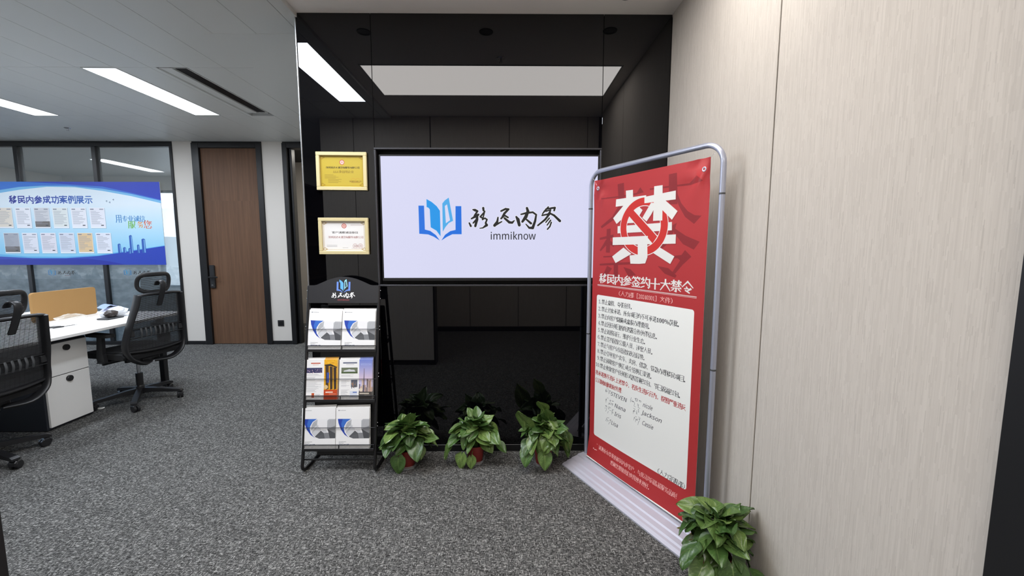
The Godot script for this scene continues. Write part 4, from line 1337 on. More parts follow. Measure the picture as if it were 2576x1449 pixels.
func make_board_picture() -> Image:
	var im = plain(1410, 560, srgb(206, 228, 240))
	# printed colour wash of the board
	for y in range(0, 560, 4):
		var t = clampf((y - 150) / 330.0, 0.0, 1.0)
		im.fill_rect(Rect2i(0, y, 1410, 4), srgb(222, 234, 242).lerp(srgb(140, 204, 236), t))
	var k = func(a): return poly(a, 0.739, 0.743, 289, -344)
	ink(im, [[k.call([-400, 462, -400, 640, -150, 600, 0, 575, 250, 535, 500, 508, 750, 512, 1000, 545, 1250, 590, 1520, 655, 1520, 462])]], srgb(120, 184, 226))
	ink(im, [[k.call([-400, 462, -400, 600, -150, 570, 0, 548, 250, 510, 450, 499, 700, 499, 1000, 525, 1250, 570, 1520, 632, 1520, 462])]], srgb(60, 118, 206))
	ink(im, [[k.call([250, 462, 600, 480, 1000, 505, 1250, 560, 1520, 625, 1520, 462])]], srgb(44, 66, 180))
	ink(im, [[k.call([-400, 1240, -400, 1040, -200, 1090, 0, 1118, 250, 1140, 600, 1142, 900, 1125, 1150, 1090, 1350, 1062, 1520, 1036, 1520, 1240])]], srgb(96, 176, 226))
	ink(im, [[k.call([-400, 1240, -400, 1090, -200, 1120, 0, 1140, 300, 1155, 600, 1155, 900, 1135, 1150, 1098, 1350, 1068, 1520, 1042, 1520, 1240])]], srgb(40, 66, 176))
	ink(im, [[k.call([-400, 1240, -400, 1190, 0, 1165, 500, 1165, 800, 1160, 1000, 1185, 1250, 1240])]], srgb(28, 44, 158))
	var t1 = "移民内参成功案例展示"
	for i in 10:
		text(im, t1[i], 396 + i * 56.0, 92, 53, 54, srgb(36, 44, 140).lerp(srgb(70, 130, 200), i / 12.0), 3.2, false)
	for b in [[1040, 130], [1060, 138], [1086, 120]]:
		ink(im, [[bar2(Vector2(b[0], b[1]), Vector2(b[0] + 9, b[1] - 5), 1, 3)], [bar2(Vector2(b[0] + 9, b[1] - 5), Vector2(b[0] + 7, b[1] + 6), 3, 1)]], srgb(120, 140, 160))
	var rng = RandomNumberGenerator.new()
	rng.seed = 5
	var paper = [srgb(226, 216, 202), srgb(232, 232, 238), srgb(206, 206, 210), srgb(224, 228, 226), srgb(232, 232, 238), srgb(230, 230, 238),
		srgb(168, 170, 178), srgb(226, 226, 234), srgb(226, 222, 230), srgb(214, 218, 230), srgb(226, 196, 152), srgb(226, 228, 238)]
	for i in 12:
		var x = 304 + (i % 6) * 124 + (26 if i >= 6 else 0)
		var y = 172 if i < 6 else 342
		im.fill_rect(Rect2i(x + 3, y + 3, 102, 138), srgb(150, 176, 196))
		im.fill_rect(Rect2i(x, y, 102, 138), srgb(238, 240, 244))
		im.fill_rect(Rect2i(x + 2, y + 2, 98, 128), paper[i])
		if i == 2 or i == 6:
			im.fill_rect(Rect2i(x + 2, y + 92, 98, 38), srgb(110, 104, 100))
		im.fill_rect(Rect2i(x + 6, y + 8, 24, 6), srgb(120, 124, 140))
		im.fill_rect(Rect2i(x + 68, y + 8, 26, 6), srgb(140, 144, 156))
		for r in 13:
			im.fill_rect(Rect2i(x + 8, y + 24 + r * 7, rng.randi_range(34, 84), 2), srgb(150, 152, 162))
		im.fill_rect(Rect2i(x + 70, y + 116, 18, 6), srgb(60, 62, 70))
	text(im, "用", 1096, 218, 40, 56, srgb(66, 130, 190), 2.6)
	text(im, "专业诚信", 1138, 226, 39, 42, srgb(66, 130, 190), 2.4)
	text(im, "服", 1176, 262, 50, 50, srgb(110, 176, 70), 2.8)
	text(im, "务", 1238, 264, 40, 44, srgb(226, 140, 50), 2.6)
	text(im, "您", 1280, 256, 56, 58, srgb(222, 90, 50), 2.8)
	for b in [[1092, 414, 20, 64], [1126, 438, 20, 40], [1174, 356, 20, 124], [1222, 420, 16, 60], [1256, 380, 24, 98], [1162, 444, 14, 40]]:
		ink(im, [[PackedVector2Array([Vector2(b[0], b[1] + 6), Vector2(b[0] + b[2] * 0.5, b[1]), Vector2(b[0] + b[2], b[1] + 5), Vector2(b[0] + b[2] + 2, b[1] + b[3]), Vector2(b[0] - 1, b[1] + b[3])])]], srgb(46, 92, 176))
		im.fill_rect(Rect2i(int(b[0] + b[2] * 0.6), b[1] + 8, int(b[2] * 0.3), b[3] - 10), srgb(120, 176, 224))
	return im

func make_cover_picture() -> Image:
	var im = plain(420, 594, srgb(240, 240, 240))
	im.fill_rect(Rect2i(28, 30, 14, 12), srgb(120, 124, 132))
	latin_text(im, "immiknow", 46, 41, 16, srgb(90, 94, 100))
	# grey photograph of towers, cut by arcs
	var py0 = 166
	var py1 = 441
	im.fill_rect(Rect2i(180, py0, 240, py1 - py0), srgb(236, 236, 238))
	var grey = [srgb(184, 186, 190), srgb(132, 134, 138), srgb(90, 92, 96), srgb(210, 212, 216), srgb(78, 80, 84)]
	var ps = [[[150, 176, 196, 176, 190, 262, 100, 360, 90, 300], 0], [[190, 262, 216, 300, 248, 336, 168, 440, 110, 400], 3], [[318, 200, 340, 176, 420, 176, 420, 280, 318, 330], 0],
		[[318, 330, 420, 280, 420, 400, 352, 380], 1], [[248, 336, 300, 344, 322, 392, 270, 392], 3], [[168, 440, 240, 352, 276, 392, 290, 478, 130, 478], 2],
		[[276, 392, 336, 386, 352, 478, 290, 478], 1], [[336, 386, 320, 330, 420, 400, 420, 478, 352, 478], 4]]
	for p in ps:
		ink(im, [[poly(p[0], 1.0, 0.92, 0, 2)]], grey[p[1]])
	for i in 7:
		ink(im, [[bar2(Vector2(322 + i * 16, 300 - i * 6), Vector2(340 + i * 13, 178), 1.0, 1.0)]], srgb(120, 122, 128))
		ink(im, [[bar2(Vector2(112 + i * 10, 390 - i * 14), Vector2(150 + i * 10, 190 + i * 10), 1.0, 1.0)]], srgb(140, 142, 148))
		ink(im, [[bar2(Vector2(176 + i * 16, 472), Vector2(208 + i * 9, 396 - i * 3), 1.0, 1.0)]], srgb(120, 122, 128))
	# white cut-out left of the arc
	var cut = poly([0.0, 0.28, 0.47, 0.28, 0.46, 0.31, 0.352, 0.37, 0.287, 0.46, 0.276, 0.57, 0.308, 0.677, 0.403, 0.77, 0.52, 0.815, 1.0, 0.815, 1.0, 0.9, 0.0, 0.9], 420, 540)
	ink(im, [[cut]], srgb(240, 240, 240))
	ink(im, [[poly([0.053, 0.29, 0.45, 0.295, 0.32, 0.37, 0.253, 0.477, 0.237, 0.554, 0.262, 0.646, 0.334, 0.738, 0.4, 0.795, 0.26, 0.708, 0.148, 0.57, 0.074, 0.4], 420, 540)]], srgb(44, 72, 170))
	ink(im, [[poly([0.2, 0.293, 0.45, 0.295, 0.32, 0.37, 0.253, 0.477, 0.237, 0.554, 0.25, 0.62, 0.19, 0.54, 0.155, 0.43], 420, 540)]], srgb(62, 112, 200))
	latin_text(im, "Investment", 40, 490, 18, srgb(90, 92, 100))
	latin_text(im, "Meritus", 40, 508, 18, srgb(90, 92, 100))
	var xx = 40.0
	for ch in "移民内参公司":
		xx = text(im, ch, xx, 516, 21, 20, srgb(60, 70, 110), 1.6, false)
	return im

func small_print(im, x, y, w, n, gap, rng, c):
	for i in n:
		im.fill_rect(Rect2i(x, int(y + i * gap), int(w * rng.randf_range(0.5, 1.0)), 3), c)

func make_flyer_picture(kind: int) -> Image:
	var im = plain(420, 594, srgb(238, 237, 236))
	var rng = RandomNumberGenerator.new()
	rng.seed = 90 + kind
	var line = srgb(158, 158, 162)
	if kind == 0:
		im.fill_rect(Rect2i(82, 46, 120, 16), srgb(190, 90, 70))
		im.fill_rect(Rect2i(104, 74, 76, 6), srgb(210, 150, 130))
		im.fill_rect(Rect2i(26, 120, 200, 74), srgb(58, 60, 96))
		for i in 40:
			im.fill_rect(Rect2i(rng.randi_range(30, 214), rng.randi_range(136, 186), rng.randi_range(3, 9), rng.randi_range(4, 18)), srgb(120, 100, 130) if i % 3 else srgb(220, 190, 190))
		for b in [[208, 3], [250, 6], [330, 7], [410, 6]]:
			small_print(im, 26, b[0], 200, b[1], 11, rng, line)
		im.fill_rect(Rect2i(26, 490, 200, 60), srgb(248, 246, 244))
		im.fill_rect(Rect2i(96, 486, 34, 66), srgb(196, 90, 50))
		small_print(im, 140, 500, 80, 5, 10, rng, line)
		im.fill_rect(Rect2i(250, 0, 170, 594), srgb(232, 172, 40))
		for i in 60:
			im.fill_rect(Rect2i(250 + rng.randi_range(0, 140), rng.randi_range(0, 300), rng.randi_range(10, 60), rng.randi_range(2, 8)), srgb(244, 200, 70) if i % 2 else srgb(204, 140, 40))
		for tw in [[264, 88, 44], [318, 100, 40], [366, 112, 40]]:
			ink(im, [[poly([tw[0], tw[1], tw[0] + tw[2], tw[1] + 8, tw[0] + tw[2] + 2, 430, tw[0] + 12, 440])]], srgb(70, 54, 44))
		ink(im, [[poly([256, 76, 330, 66, 414, 112, 410, 122, 330, 96, 256, 92])]], srgb(50, 40, 34))
		im.fill_rect(Rect2i(284, 190, 30, 150), srgb(60, 82, 160))
		ink(im, [[disc(Vector2(276, 400), 26, 30)]], srgb(220, 190, 140))
		im.fill_rect(Rect2i(250, 440, 170, 154), srgb(196, 74, 36))
		im.fill_rect(Rect2i(272, 468, 92, 16), srgb(246, 226, 214))
		im.fill_rect(Rect2i(316, 500, 90, 5), srgb(236, 190, 170))
	else:
		im.fill_rect(Rect2i(46, 40, 178, 18), srgb(90, 96, 120))
		im.fill_rect(Rect2i(86, 70, 100, 5), line)
		im.fill_rect(Rect2i(26, 118, 206, 86), srgb(110, 118, 96))
		ink(im, [[poly([40, 204, 60, 160, 100, 150, 128, 140, 150, 148, 190, 150, 220, 204])]], srgb(206, 208, 212))
		im.fill_rect(Rect2i(26, 178, 206, 26), srgb(74, 92, 58))
		for b in [[222, 3], [300, 5], [368, 3], [440, 8]]:
			small_print(im, 26, b[0], 206 if b[0] < 290 else 110, b[1], 11, rng, line)
		im.fill_rect(Rect2i(152, 296, 80, 106), srgb(90, 96, 110))
		for i in 20:
			im.fill_rect(Rect2i(rng.randi_range(154, 216), rng.randi_range(320, 396), rng.randi_range(4, 12), rng.randi_range(8, 30)), srgb(150, 120, 100) if i % 2 else srgb(60, 72, 80))
		im.fill_rect(Rect2i(140, 460, 92, 90), srgb(214, 220, 232))
		im.fill_rect(Rect2i(176, 470, 52, 14), srgb(80, 110, 180))
		im.fill_rect(Rect2i(252, 0, 168, 594), srgb(196, 190, 222))
		for y in range(0, 300, 6):
			im.fill_rect(Rect2i(252, y, 168, 6), srgb(116, 134, 206).lerp(srgb(222, 198, 214), y / 300.0))
		latin_text(im, "WISDOM", 270, 86, 40, srgb(170, 182, 226), 132)
		ink(im, [[poly([312, 130, 318, 130, 326, 440, 304, 440])]], srgb(120, 112, 130))
		for i in 26:
			var bw = rng.randi_range(8, 22)
			var bh = rng.randi_range(40, 190)
			im.fill_rect(Rect2i(rng.randi_range(252, 400), 470 - bh, bw, bh), [srgb(150, 124, 116), srgb(186, 156, 140), srgb(92, 86, 100), srgb(212, 190, 176)][i % 4])
		ink(im, [[disc(Vector2(278, 440), 24, 22)]], srgb(226, 212, 190))
		im.fill_rect(Rect2i(252, 470, 168, 124), srgb(66, 62, 60))
		im.fill_rect(Rect2i(262, 486, 120, 18), srgb(206, 196, 180))
		im.fill_rect(Rect2i(320, 516, 80, 5), srgb(150, 140, 130))
	return im

func make_certificate_picture(kind: int) -> Image:
	var im = plain(640, 440, srgb(182, 160, 56) if kind == 0 else srgb(228, 226, 224))
	var gold = srgb(150, 118, 30) if kind == 0 else srgb(176, 150, 96)
	for q in [[14, 3], [24, 1.5]]:
		var a = q[0]
		rule(im, a, a, 640 - a, a + q[1], gold)
		rule(im, a, 440 - a - q[1], 640 - a, 440 - a, gold)
		rule(im, a, a, a + q[1], 440 - a, gold)
		rule(im, 640 - a - q[1], a, 640 - a, 440 - a, gold)
	for cx in [26, 614]:
		for cy in [26, 414]:
			ink(im, [[disc(Vector2(cx, cy), 24), disc(Vector2(cx, cy), 16)]], gold)
			ink(im, [[disc(Vector2(cx + (32 if cx < 300 else -32), cy), 10), disc(Vector2(cx + (32 if cx < 300 else -32), cy), 5)]], gold)
	var seal = Vector2(322, 92 if kind == 0 else 68)
	ink(im, [[disc(seal, 36)]], srgb(176, 80, 72))
	ink(im, [[disc(seal, 27)]], srgb(226, 190, 180))
	ink(im, [[poly([-14, 12, 0, -18, 14, 12, 0, 4], 1, 1, seal.x, seal.y)]], srgb(196, 96, 88))
	if kind == 0:
		text(im, "深圳远达永道咨询服务有限公司", 82, 152, 35.5, 28, srgb(52, 46, 22), 2.4)
		var x = latin_text(im, "AAA", 186, 242, 44, srgb(104, 84, 26), 80, true)
		text(im, "级信用企业", x + 6, 206, 44, 38, srgb(104, 84, 26), 2.2)
		for i in 8:
			rule(im, 60 + (50 if i > 3 else 0), 268 + i * 16, 60 + (50 if i > 3 else 0) + 130 + (i * 37) % 80, 272 + i * 16, srgb(120, 100, 34))
		for cx in [482, 548]:
			ink(im, [[disc(Vector2(cx, 350), 34), disc(Vector2(cx, 350), 31)]], srgb(190, 130, 50))
		text(im, "信用服务有限公司", 424, 350, 22, 20, srgb(110, 84, 26), 1.4)
		rule(im, 450, 376, 580, 380, srgb(120, 96, 30))
	else:
		text(im, "客户满意诚信单位", 138, 148, 49, 34, srgb(60, 58, 58), 2.6)
		text(im, "深圳远达永道咨询服务有限公司", 80, 218, 37.5, 34, srgb(146, 90, 84), 2.2)
		for i in 2:
			rule(im, 54, 352 + i * 22, 210, 357 + i * 22, srgb(140, 136, 136))
		rule(im, 420, 54, 616, 59, srgb(176, 150, 148))
		rule(im, 290, 392, 374, 396, srgb(150, 146, 146))
		for cx in [480, 558]:
			ink(im, [[disc(Vector2(cx, 366), 36), disc(Vector2(cx, 366), 31)], [disc(Vector2(cx, 366), 20), disc(Vector2(cx, 366), 17)]], srgb(176, 130, 124))
		text(im, "信用公司", 460, 352, 28, 26, srgb(150, 110, 106), 1.6)
		rule(im, 424, 396, 616, 400, srgb(176, 150, 146))
	return im

func make_header_picture() -> Image:
	# rack header, 0.444 m by 0.165 m
	var im = plain(888, 330, srgb(34, 34, 37))
	emblem(im, 0.28, 444 - 596 * 0.28, -39, srgb(106, 142, 224), srgb(96, 172, 232), srgb(150, 214, 232))
	brush(im, 0.22, 444 - 1680 * 0.22, 116, Color.WHITE, 1.6)
	latin_text(im, "immiknow", 376, 302, 32, srgb(176, 74, 80), 146)
	return im

func make_film_picture() -> Image:
	# frosted film with an ink-wash landscape: 0.95 m by 1.9 m
	var im = plain(480, 960, srgb(170, 190, 198))
	var n = FastNoiseLite.new()
	n.seed = 12
	n.frequency = 0.012
	n.fractal_octaves = 5
	for y in 960:
		for x in range(0, 480):
			var v = n.get_noise_2d(x, y * 1.6)
			var c = srgb(184, 196, 200)
			var ridge = 462 + n.get_noise_2d(x * 0.8, 900) * 120
			if y > 420:
				c = srgb(156, 168, 172).lerp(srgb(190, 200, 202), clampf(v * 1.6 + 0.4, 0, 1))
			if y > 503:
				c = srgb(130, 144, 150).lerp(srgb(156, 168, 172), clampf(v * 1.2 + 0.5, 0, 1))
			if y > 745:
				c = srgb(100, 116, 124).lerp(srgb(132, 146, 152), clampf(v * 1.5 + 0.5, 0, 1))
			if y > ridge and y < 503 and x > 240:
				c = c.lerp(srgb(130, 148, 156), 0.5)
			im.set_pixel(x, y, c)
	emblem(im, 0.082, 72, 412, srgb(90, 160, 216), srgb(90, 180, 224), srgb(140, 200, 226))
	brush(im, 0.088, 70, 412, srgb(44, 52, 60), 0.6)
	rule(im, 204, 478, 246, 481, srgb(150, 100, 110))
	return im

# ------------------------------------------------------------------ surface textures
func make_carpet() -> Image:
	var im = plain(1024, 1024, srgb(88, 88, 87))
	var rng = RandomNumberGenerator.new()
	rng.seed = 31
	for i in 70000:
		var v = rng.randf()
		var g = 36.0 + 44.0 * rng.randf() if v < 0.56 else 92.0 + 72.0 * rng.randf()
		var l = rng.randi_range(4, 13)
		var c = srgb(g * 1.0, g * 0.995, g * 0.975)
		var x = rng.randi_range(-8, 1020)
		var y = rng.randi_range(-8, 1020)
		if rng.randf() < 0.62:
			im.fill_rect(Rect2i(x, y, l, rng.randi_range(1, 3)), c)
		else:
			im.fill_rect(Rect2i(x, y, rng.randi_range(1, 3), l), c)
	return im

func make_wallpaper() -> Image:
	var im = plain(512, 1024, srgb(197, 190, 181))
	var rng = RandomNumberGenerator.new()
	rng.seed = 8
	for i in 9000:
		var d = rng.randf_range(-1.0, 1.0)
		var c = srgb(197 + d * 6, 190 + d * 6, 181 + d * 6)
		im.fill_rect(Rect2i(rng.randi_range(0, 511), rng.randi_range(-90, 1020), rng.randi_range(1, 3), rng.randi_range(10, 110)), c)
	for i in 900:
		var d = rng.randf_range(6, 16)
		im.fill_rect(Rect2i(rng.randi_range(0, 511), rng.randi_range(-40, 1020), 1, rng.randi_range(8, 46)), srgb(197 - d, 190 - d, 181 - d))
	return im

func make_wood() -> Image:
	var im = plain(512, 1024, srgb(96, 66, 50))
	var n = FastNoiseLite.new()
	n.seed = 4
	n.frequency = 0.02
	n.fractal_octaves = 4
	for x in 512:
		for y in range(0, 1024, 4):
			var v = n.get_noise_2d(x * 2.2, y * 0.08) * 0.5 + 0.5
			var u = n.get_noise_2d(x * 9.0, y * 0.4 + 300.0) * 0.5 + 0.5
			im.fill_rect(Rect2i(x, y, 1, 4), srgb(82, 60, 46).lerp(srgb(118, 88, 66), v * 0.7 + u * 0.3))
	return im

# ------------------------------------------------------------------ helpers
func srgb(r, g, b, a = 1.0) -> Color:
	return Color(r / 255.0, g / 255.0, b / 255.0, a)

func mat(col, rough = 0.6, metal = 0.0, spec = 0.5) -> StandardMaterial3D:
	var m = StandardMaterial3D.new()
	m.albedo_color = col
	m.roughness = rough
	m.metallic = metal
	m.metallic_specular = spec
	return m

func printed(img: Image, rough = 0.5, spec = 0.5) -> StandardMaterial3D:
	var m = mat(Color.WHITE, rough, 0.0, spec)
	m.albedo_texture = ImageTexture.create_from_image(img)
	return m

func new_st() -> SurfaceTool:
	var st = SurfaceTool.new()
	st.begin(Mesh.PRIMITIVE_TRIANGLES)
	return st

func tri(st, a, b, c, na, nb, nc, ua = Vector2.ZERO, ub = Vector2.ZERO, uc = Vector2.ZERO):
	if (b - a).cross(c - a).dot(na + nb + nc) > 0.0:
		var t = b; b = c; c = t
		t = nb; nb = nc; nc = t
		t = ub; ub = uc; uc = t
	st.set_normal(na); st.set_uv(ua); st.add_vertex(a)
	st.set_normal(nb); st.set_uv(ub); st.add_vertex(b)
	st.set_normal(nc); st.set_uv(uc); st.add_vertex(c)

func quad(st, a, b, c, d, n, ua = Vector2(0, 1), ub = Vector2(1, 1), uc = Vector2(1, 0), ud = Vector2(0, 0)):
	tri(st, a, b, c, n, n, n, ua, ub, uc)
	tri(st, a, c, d, n, n, n, ua, uc, ud)

# a box with chamfered edges, in the frame xf
func box(st, c: Vector3, s: Vector3, bev = 0.0, xf = Transform3D()):
	var h = s * 0.5
	var e = minf(bev, minf(h.x, minf(h.y, h.z)) * 0.95)
	var ax = [Vector3.RIGHT, Vector3.UP, Vector3.BACK]
	for i in 3:
		var j = (i + 1) % 3
		var k = (i + 2) % 3
		for sg in [-1.0, 1.0]:
			var o = c + ax[i] * sg * h[i]
			var u = ax[j] * (h[j] - e)
			var v = ax[k] * (h[k] - e)
			quad(st, xf * (o - u - v), xf * (o + u - v), xf * (o + u + v), xf * (o - u + v), xf.basis * (ax[i] * sg))
			if e > 0.0:
				for sh in [-1.0, 1.0]:
					# edge between face i and face j
					var p = c + ax[i] * sg * h[i] + ax[j] * sh * (h[j] - e)
					var q = c + ax[i] * sg * (h[i] - e) + ax[j] * sh * h[j]
					var w = ax[k] * (h[k] - e)
					quad(st, xf * (p - w), xf * (p + w), xf * (q + w), xf * (q - w), xf.basis * ((ax[i] * sg + ax[j] * sh).normalized()))
	if e > 0.0:
		for sx in [-1.0, 1.0]:
			for sy in [-1.0, 1.0]:
				for sz in [-1.0, 1.0]:
					var g = Vector3(sx, sy, sz)
					var n = xf.basis * g.normalized()
					tri(st, xf * (c + g * (h - Vector3(0, e, e))), xf * (c + g * (h - Vector3(e, 0, e))), xf * (c + g * (h - Vector3(e, e, 0))), n, n, n)

func bx(c, s, bev = 0.0, xf = Transform3D()) -> SurfaceTool:
	var st = new_st()
	box(st, c, s, bev, xf)
	return st

# box given by its two corners
func bc(a: Vector3, b: Vector3, bev = 0.0) -> SurfaceTool:
	return bx((a + b) * 0.5, (b - a).abs(), bev)

func smooth_path(pts: Array, sub = 5, closed = false) -> Array:
	var out = []
	var n = pts.size()
	var segs = n if closed else n - 1
	for i in segs:
		var p0 = pts[(i - 1 + n) % n] if closed else pts[maxi(i - 1, 0)]
		var p1 = pts[i]
		var p2 = pts[(i + 1) % n]
		var p3 = pts[(i + 2) % n] if closed else pts[mini(i + 2, n - 1)]
		for k in sub:
			var t = float(k) / sub
			out.append(p1.cubic_interpolate(p2, p0, p3, t))
	if not closed:
		out.append(pts[n - 1])
	return out

# sweep an ellipse (ra across, rb along the "up" hint) along pts
func tube(st, pts: Array, ra, sides = 10, rb = -1.0, up = Vector3.ZERO, closed = false, taper = []):
	var n = pts.size()
	if rb < 0.0:
		rb = ra
	var rings = []
	var norms = []
	var side = Vector3.ZERO
	for i in n:
		var d
		if closed:
			d = pts[(i + 1) % n] - pts[(i - 1 + n) % n]
		else:
			d = pts[mini(i + 1, n - 1)] - pts[maxi(i - 1, 0)]
		d = d.normalized()
		var s
		if up != Vector3.ZERO:
			s = up.cross(d)
			if s.length() < 0.01:
				s = side if side != Vector3.ZERO else Vector3.RIGHT
		elif side == Vector3.ZERO:
			s = d.cross(Vector3.UP if absf(d.y) < 0.9 else Vector3.RIGHT)
		else:
			s = side - d * side.dot(d)
		s = s.normalized()
		side = s
		var v = d.cross(s).normalized()
		var k = taper[i] if taper.size() == n else 1.0
		var ring = []
		var nr = []
		for j in sides:
			var a = TAU * j / sides
			ring.append(pts[i] + s * cos(a) * ra * k + v * sin(a) * rb * k)
			nr.append((s * cos(a) / ra + v * sin(a) / rb).normalized())
		rings.append(ring)
		norms.append(nr)
	var m = n if closed else n - 1
	for i in m:
		var i2 = (i + 1) % n
		for j in sides:
			var k = (j + 1) % sides
			tri(st, rings[i][j], rings[i2][j], rings[i2][k], norms[i][j], norms[i2][j], norms[i2][k])
			tri(st, rings[i][j], rings[i2][k], rings[i][k], norms[i][j], norms[i2][k], norms[i][k])
	if not closed:
		for e in [0, n - 1]:
			var d = (pts[0] - pts[1]) if e == 0 else (pts[n - 1] - pts[n - 2])
			d = d.normalized()
			for j in sides:
				tri(st, pts[e], rings[e][j], rings[e][(j + 1) % sides], d, d, d)

# profile: array of Vector2(radius, height), outward normals
func lathe(st, prof: Array, at: Vector3, segs = 24, xf = Transform3D()):
	for i in prof.size() - 1:
		var p = prof[i]
		var q = prof[i + 1]
		var t = (q - p).normalized()
		var nn = Vector2(t.y, -t.x)
		for j in segs:
			var a0 = TAU * j / segs
			var a1 = TAU * (j + 1) / segs
			var d0 = Vector3(cos(a0), 0, sin(a0))
			var d1 = Vector3(cos(a1), 0, sin(a1))
			var n0 = xf.basis * (d0 * nn.x + Vector3(0, nn.y, 0))
			var n1 = xf.basis * (d1 * nn.x + Vector3(0, nn.y, 0))
			var P0 = xf * (at + d0 * p.x + Vector3(0, p.y, 0))
			var P1 = xf * (at + d1 * p.x + Vector3(0, p.y, 0))
			var Q0 = xf * (at + d0 * q.x + Vector3(0, q.y, 0))
			var Q1 = xf * (at + d1 * q.x + Vector3(0, q.y, 0))
			if p.x > 0.0:
				tri(st, P0, P1, Q1, n0, n1, n1)
			if q.x > 0.0:
				tri(st, P0, Q1, Q0, n0, n1, n0)

# polygon in the xy plane extruded along z from z0 to z1, in frame xf
func prism(st, poly: PackedVector2Array, z0, z1, xf = Transform3D()):
	var idx = Geometry2D.triangulate_polygon(poly)
	var area = 0.0
	for i in poly.size():
		area += poly[i].cross(poly[(i + 1) % poly.size()])
	var sg = 1.0 if area > 0.0 else -1.0
	for zz in [[z0, -1.0], [z1, 1.0]]:
		var n = xf.basis * Vector3(0, 0, zz[1] * signf(z1 - z0))
		for i in range(0, idx.size(), 3):
			tri(st, xf * Vector3(poly[idx[i]].x, poly[idx[i]].y, zz[0]), xf * Vector3(poly[idx[i + 1]].x, poly[idx[i + 1]].y, zz[0]), xf * Vector3(poly[idx[i + 2]].x, poly[idx[i + 2]].y, zz[0]), n, n, n)
	for i in poly.size():
		var a = poly[i]
		var b = poly[(i + 1) % poly.size()]
		var d = (b - a).normalized()
		var n = xf.basis * (Vector3(d.y, -d.x, 0) * sg)
		quad(st, xf * Vector3(a.x, a.y, z0), xf * Vector3(b.x, b.y, z0), xf * Vector3(b.x, b.y, z1), xf * Vector3(a.x, a.y, z1), n)

func rounded_rect(x0, y0, x1, y1, r, n = 5) -> PackedVector2Array:
	var out = PackedVector2Array()
	for c in [[x1 - r, y1 - r, 0.0], [x0 + r, y1 - r, 90.0], [x0 + r, y0 + r, 180.0], [x1 - r, y0 + r, 270.0]]:
		for i in n + 1:
			var a = deg_to_rad(c[2] + 90.0 * i / n)
			out.append(Vector2(c[0] + cos(a) * r, c[1] + sin(a) * r))
	return out

var taken := {}
func numbered(called: String) -> String:
	var n = taken.get(called, 0)
	taken[called] = n + 1
	return called if n == 0 else "%s_%03d" % [called, n]

func obj(called, st, m, parent = null) -> MeshInstance3D:
	var o = MeshInstance3D.new()
	o.mesh = st.commit() if st is SurfaceTool else st
	o.material_override = m
	o.name = numbered(called) if parent == null else called
	(self if parent == null else parent).add_child(o, true)
	return o

func tag(o, label, category, group = ""):
	o.set_meta("label", label)
	o.set_meta("category", category)
	if group != "":
		o.set_meta("group", group)
	return o

func thing(called, label, category, at = Vector3.ZERO, turn = 0.0, group = "") -> Node3D:
	var o = Node3D.new()
	o.name = numbered(called)
	add_child(o, true)
	o.position = at
	o.rotation.y = turn
	return tag(o, label, category, group)

func struct(called, st, m, parent = null) -> MeshInstance3D:
	var o = obj(called, st, m, parent)
	if parent == null:
		o.set_meta("kind", "structure")
	return o

func struct_node(called) -> Node3D:
	var o = Node3D.new()
	o.name = called
	add_child(o, true)
	o.set_meta("kind", "structure")
	return o

# a flat sheet facing +z in frame xf, print upright, centred
func sheet(w, h, xf = Transform3D()) -> SurfaceTool:
	var st = new_st()
	quad(st, xf * Vector3(-w / 2, -h / 2, 0), xf * Vector3(w / 2, -h / 2, 0), xf * Vector3(w / 2, h / 2, 0), xf * Vector3(-w / 2, h / 2, 0), xf.basis.z)
	return st

# ------------------------------------------------------------------ printing into images
func plain(w, h, c) -> Image:
	var im = Image.create(w, h, false, Image.FORMAT_RGBA8)
	im.fill(c)
	return im

# shapes: array of shapes, a shape is an array of contours (even-odd inside one shape, union between shapes)
func ink(im: Image, shapes: Array, col: Color):
	var lo = Vector2(1e9, 1e9)
	var hi = Vector2(-1e9, -1e9)
	for s in shapes:
		for c in s:
			for p in c:
				lo = lo.min(p)
				hi = hi.max(p)
	var x0 = maxi(0, int(floor(lo.x)))
	var y0 = maxi(0, int(floor(lo.y)))
	var x1 = mini(im.get_width() - 1, int(floor(hi.x)))
	var y1 = mini(im.get_height() - 1, int(floor(hi.y)))
	if x1 < x0 or y1 < y0:
		return
	var w = x1 - x0 + 1
	var acc = PackedFloat32Array()
	acc.resize(w * (y1 - y0 + 1))
	for s in shapes:
		var slo = 1e9
		var shi = -1e9
		for c in s:
			for p in c:
				slo = minf(slo, p.y)
				shi = maxf(shi, p.y)
		for y in range(maxi(y0, int(floor(slo))), mini(y1, int(floor(shi))) + 1):
			var row = (y - y0) * w
			for sub in 3:
				var yy = y + (sub + 0.5) / 3.0
				var xs = []
				for c in s:
					var n = c.size()
					for i in n:
						var a = c[i]
						var b = c[(i + 1) % n]
						if (a.y <= yy) != (b.y <= yy):
							xs.append(a.x + (yy - a.y) / (b.y - a.y) * (b.x - a.x))
				xs.sort()
				for i in range(0, xs.size() - 1, 2):
					var a = maxf(xs[i], x0)
					var b = minf(xs[i + 1], x1 + 0.9999)
					if b <= a:
						continue
					var ia = int(a)
					var ib = int(b)
					if ia == ib:
						acc[row + ia - x0] += (b - a) / 3.0
					else:
						acc[row + ia - x0] += (ia + 1 - a) / 3.0
						acc[row + ib - x0] += (b - ib) / 3.0
						for x in range(ia + 1, ib):
							acc[row + x - x0] += 0.33334
	for y in range(y0, y1 + 1):
		var row = (y - y0) * w
		for x in range(x0, x1 + 1):
			var k = minf(acc[row + x - x0], 1.0) * col.a
			if k > 0.004:
				if k > 0.995:
					im.set_pixel(x, y, col)
				else:
					im.set_pixel(x, y, im.get_pixel(x, y).lerp(Color(col, 1.0), k))

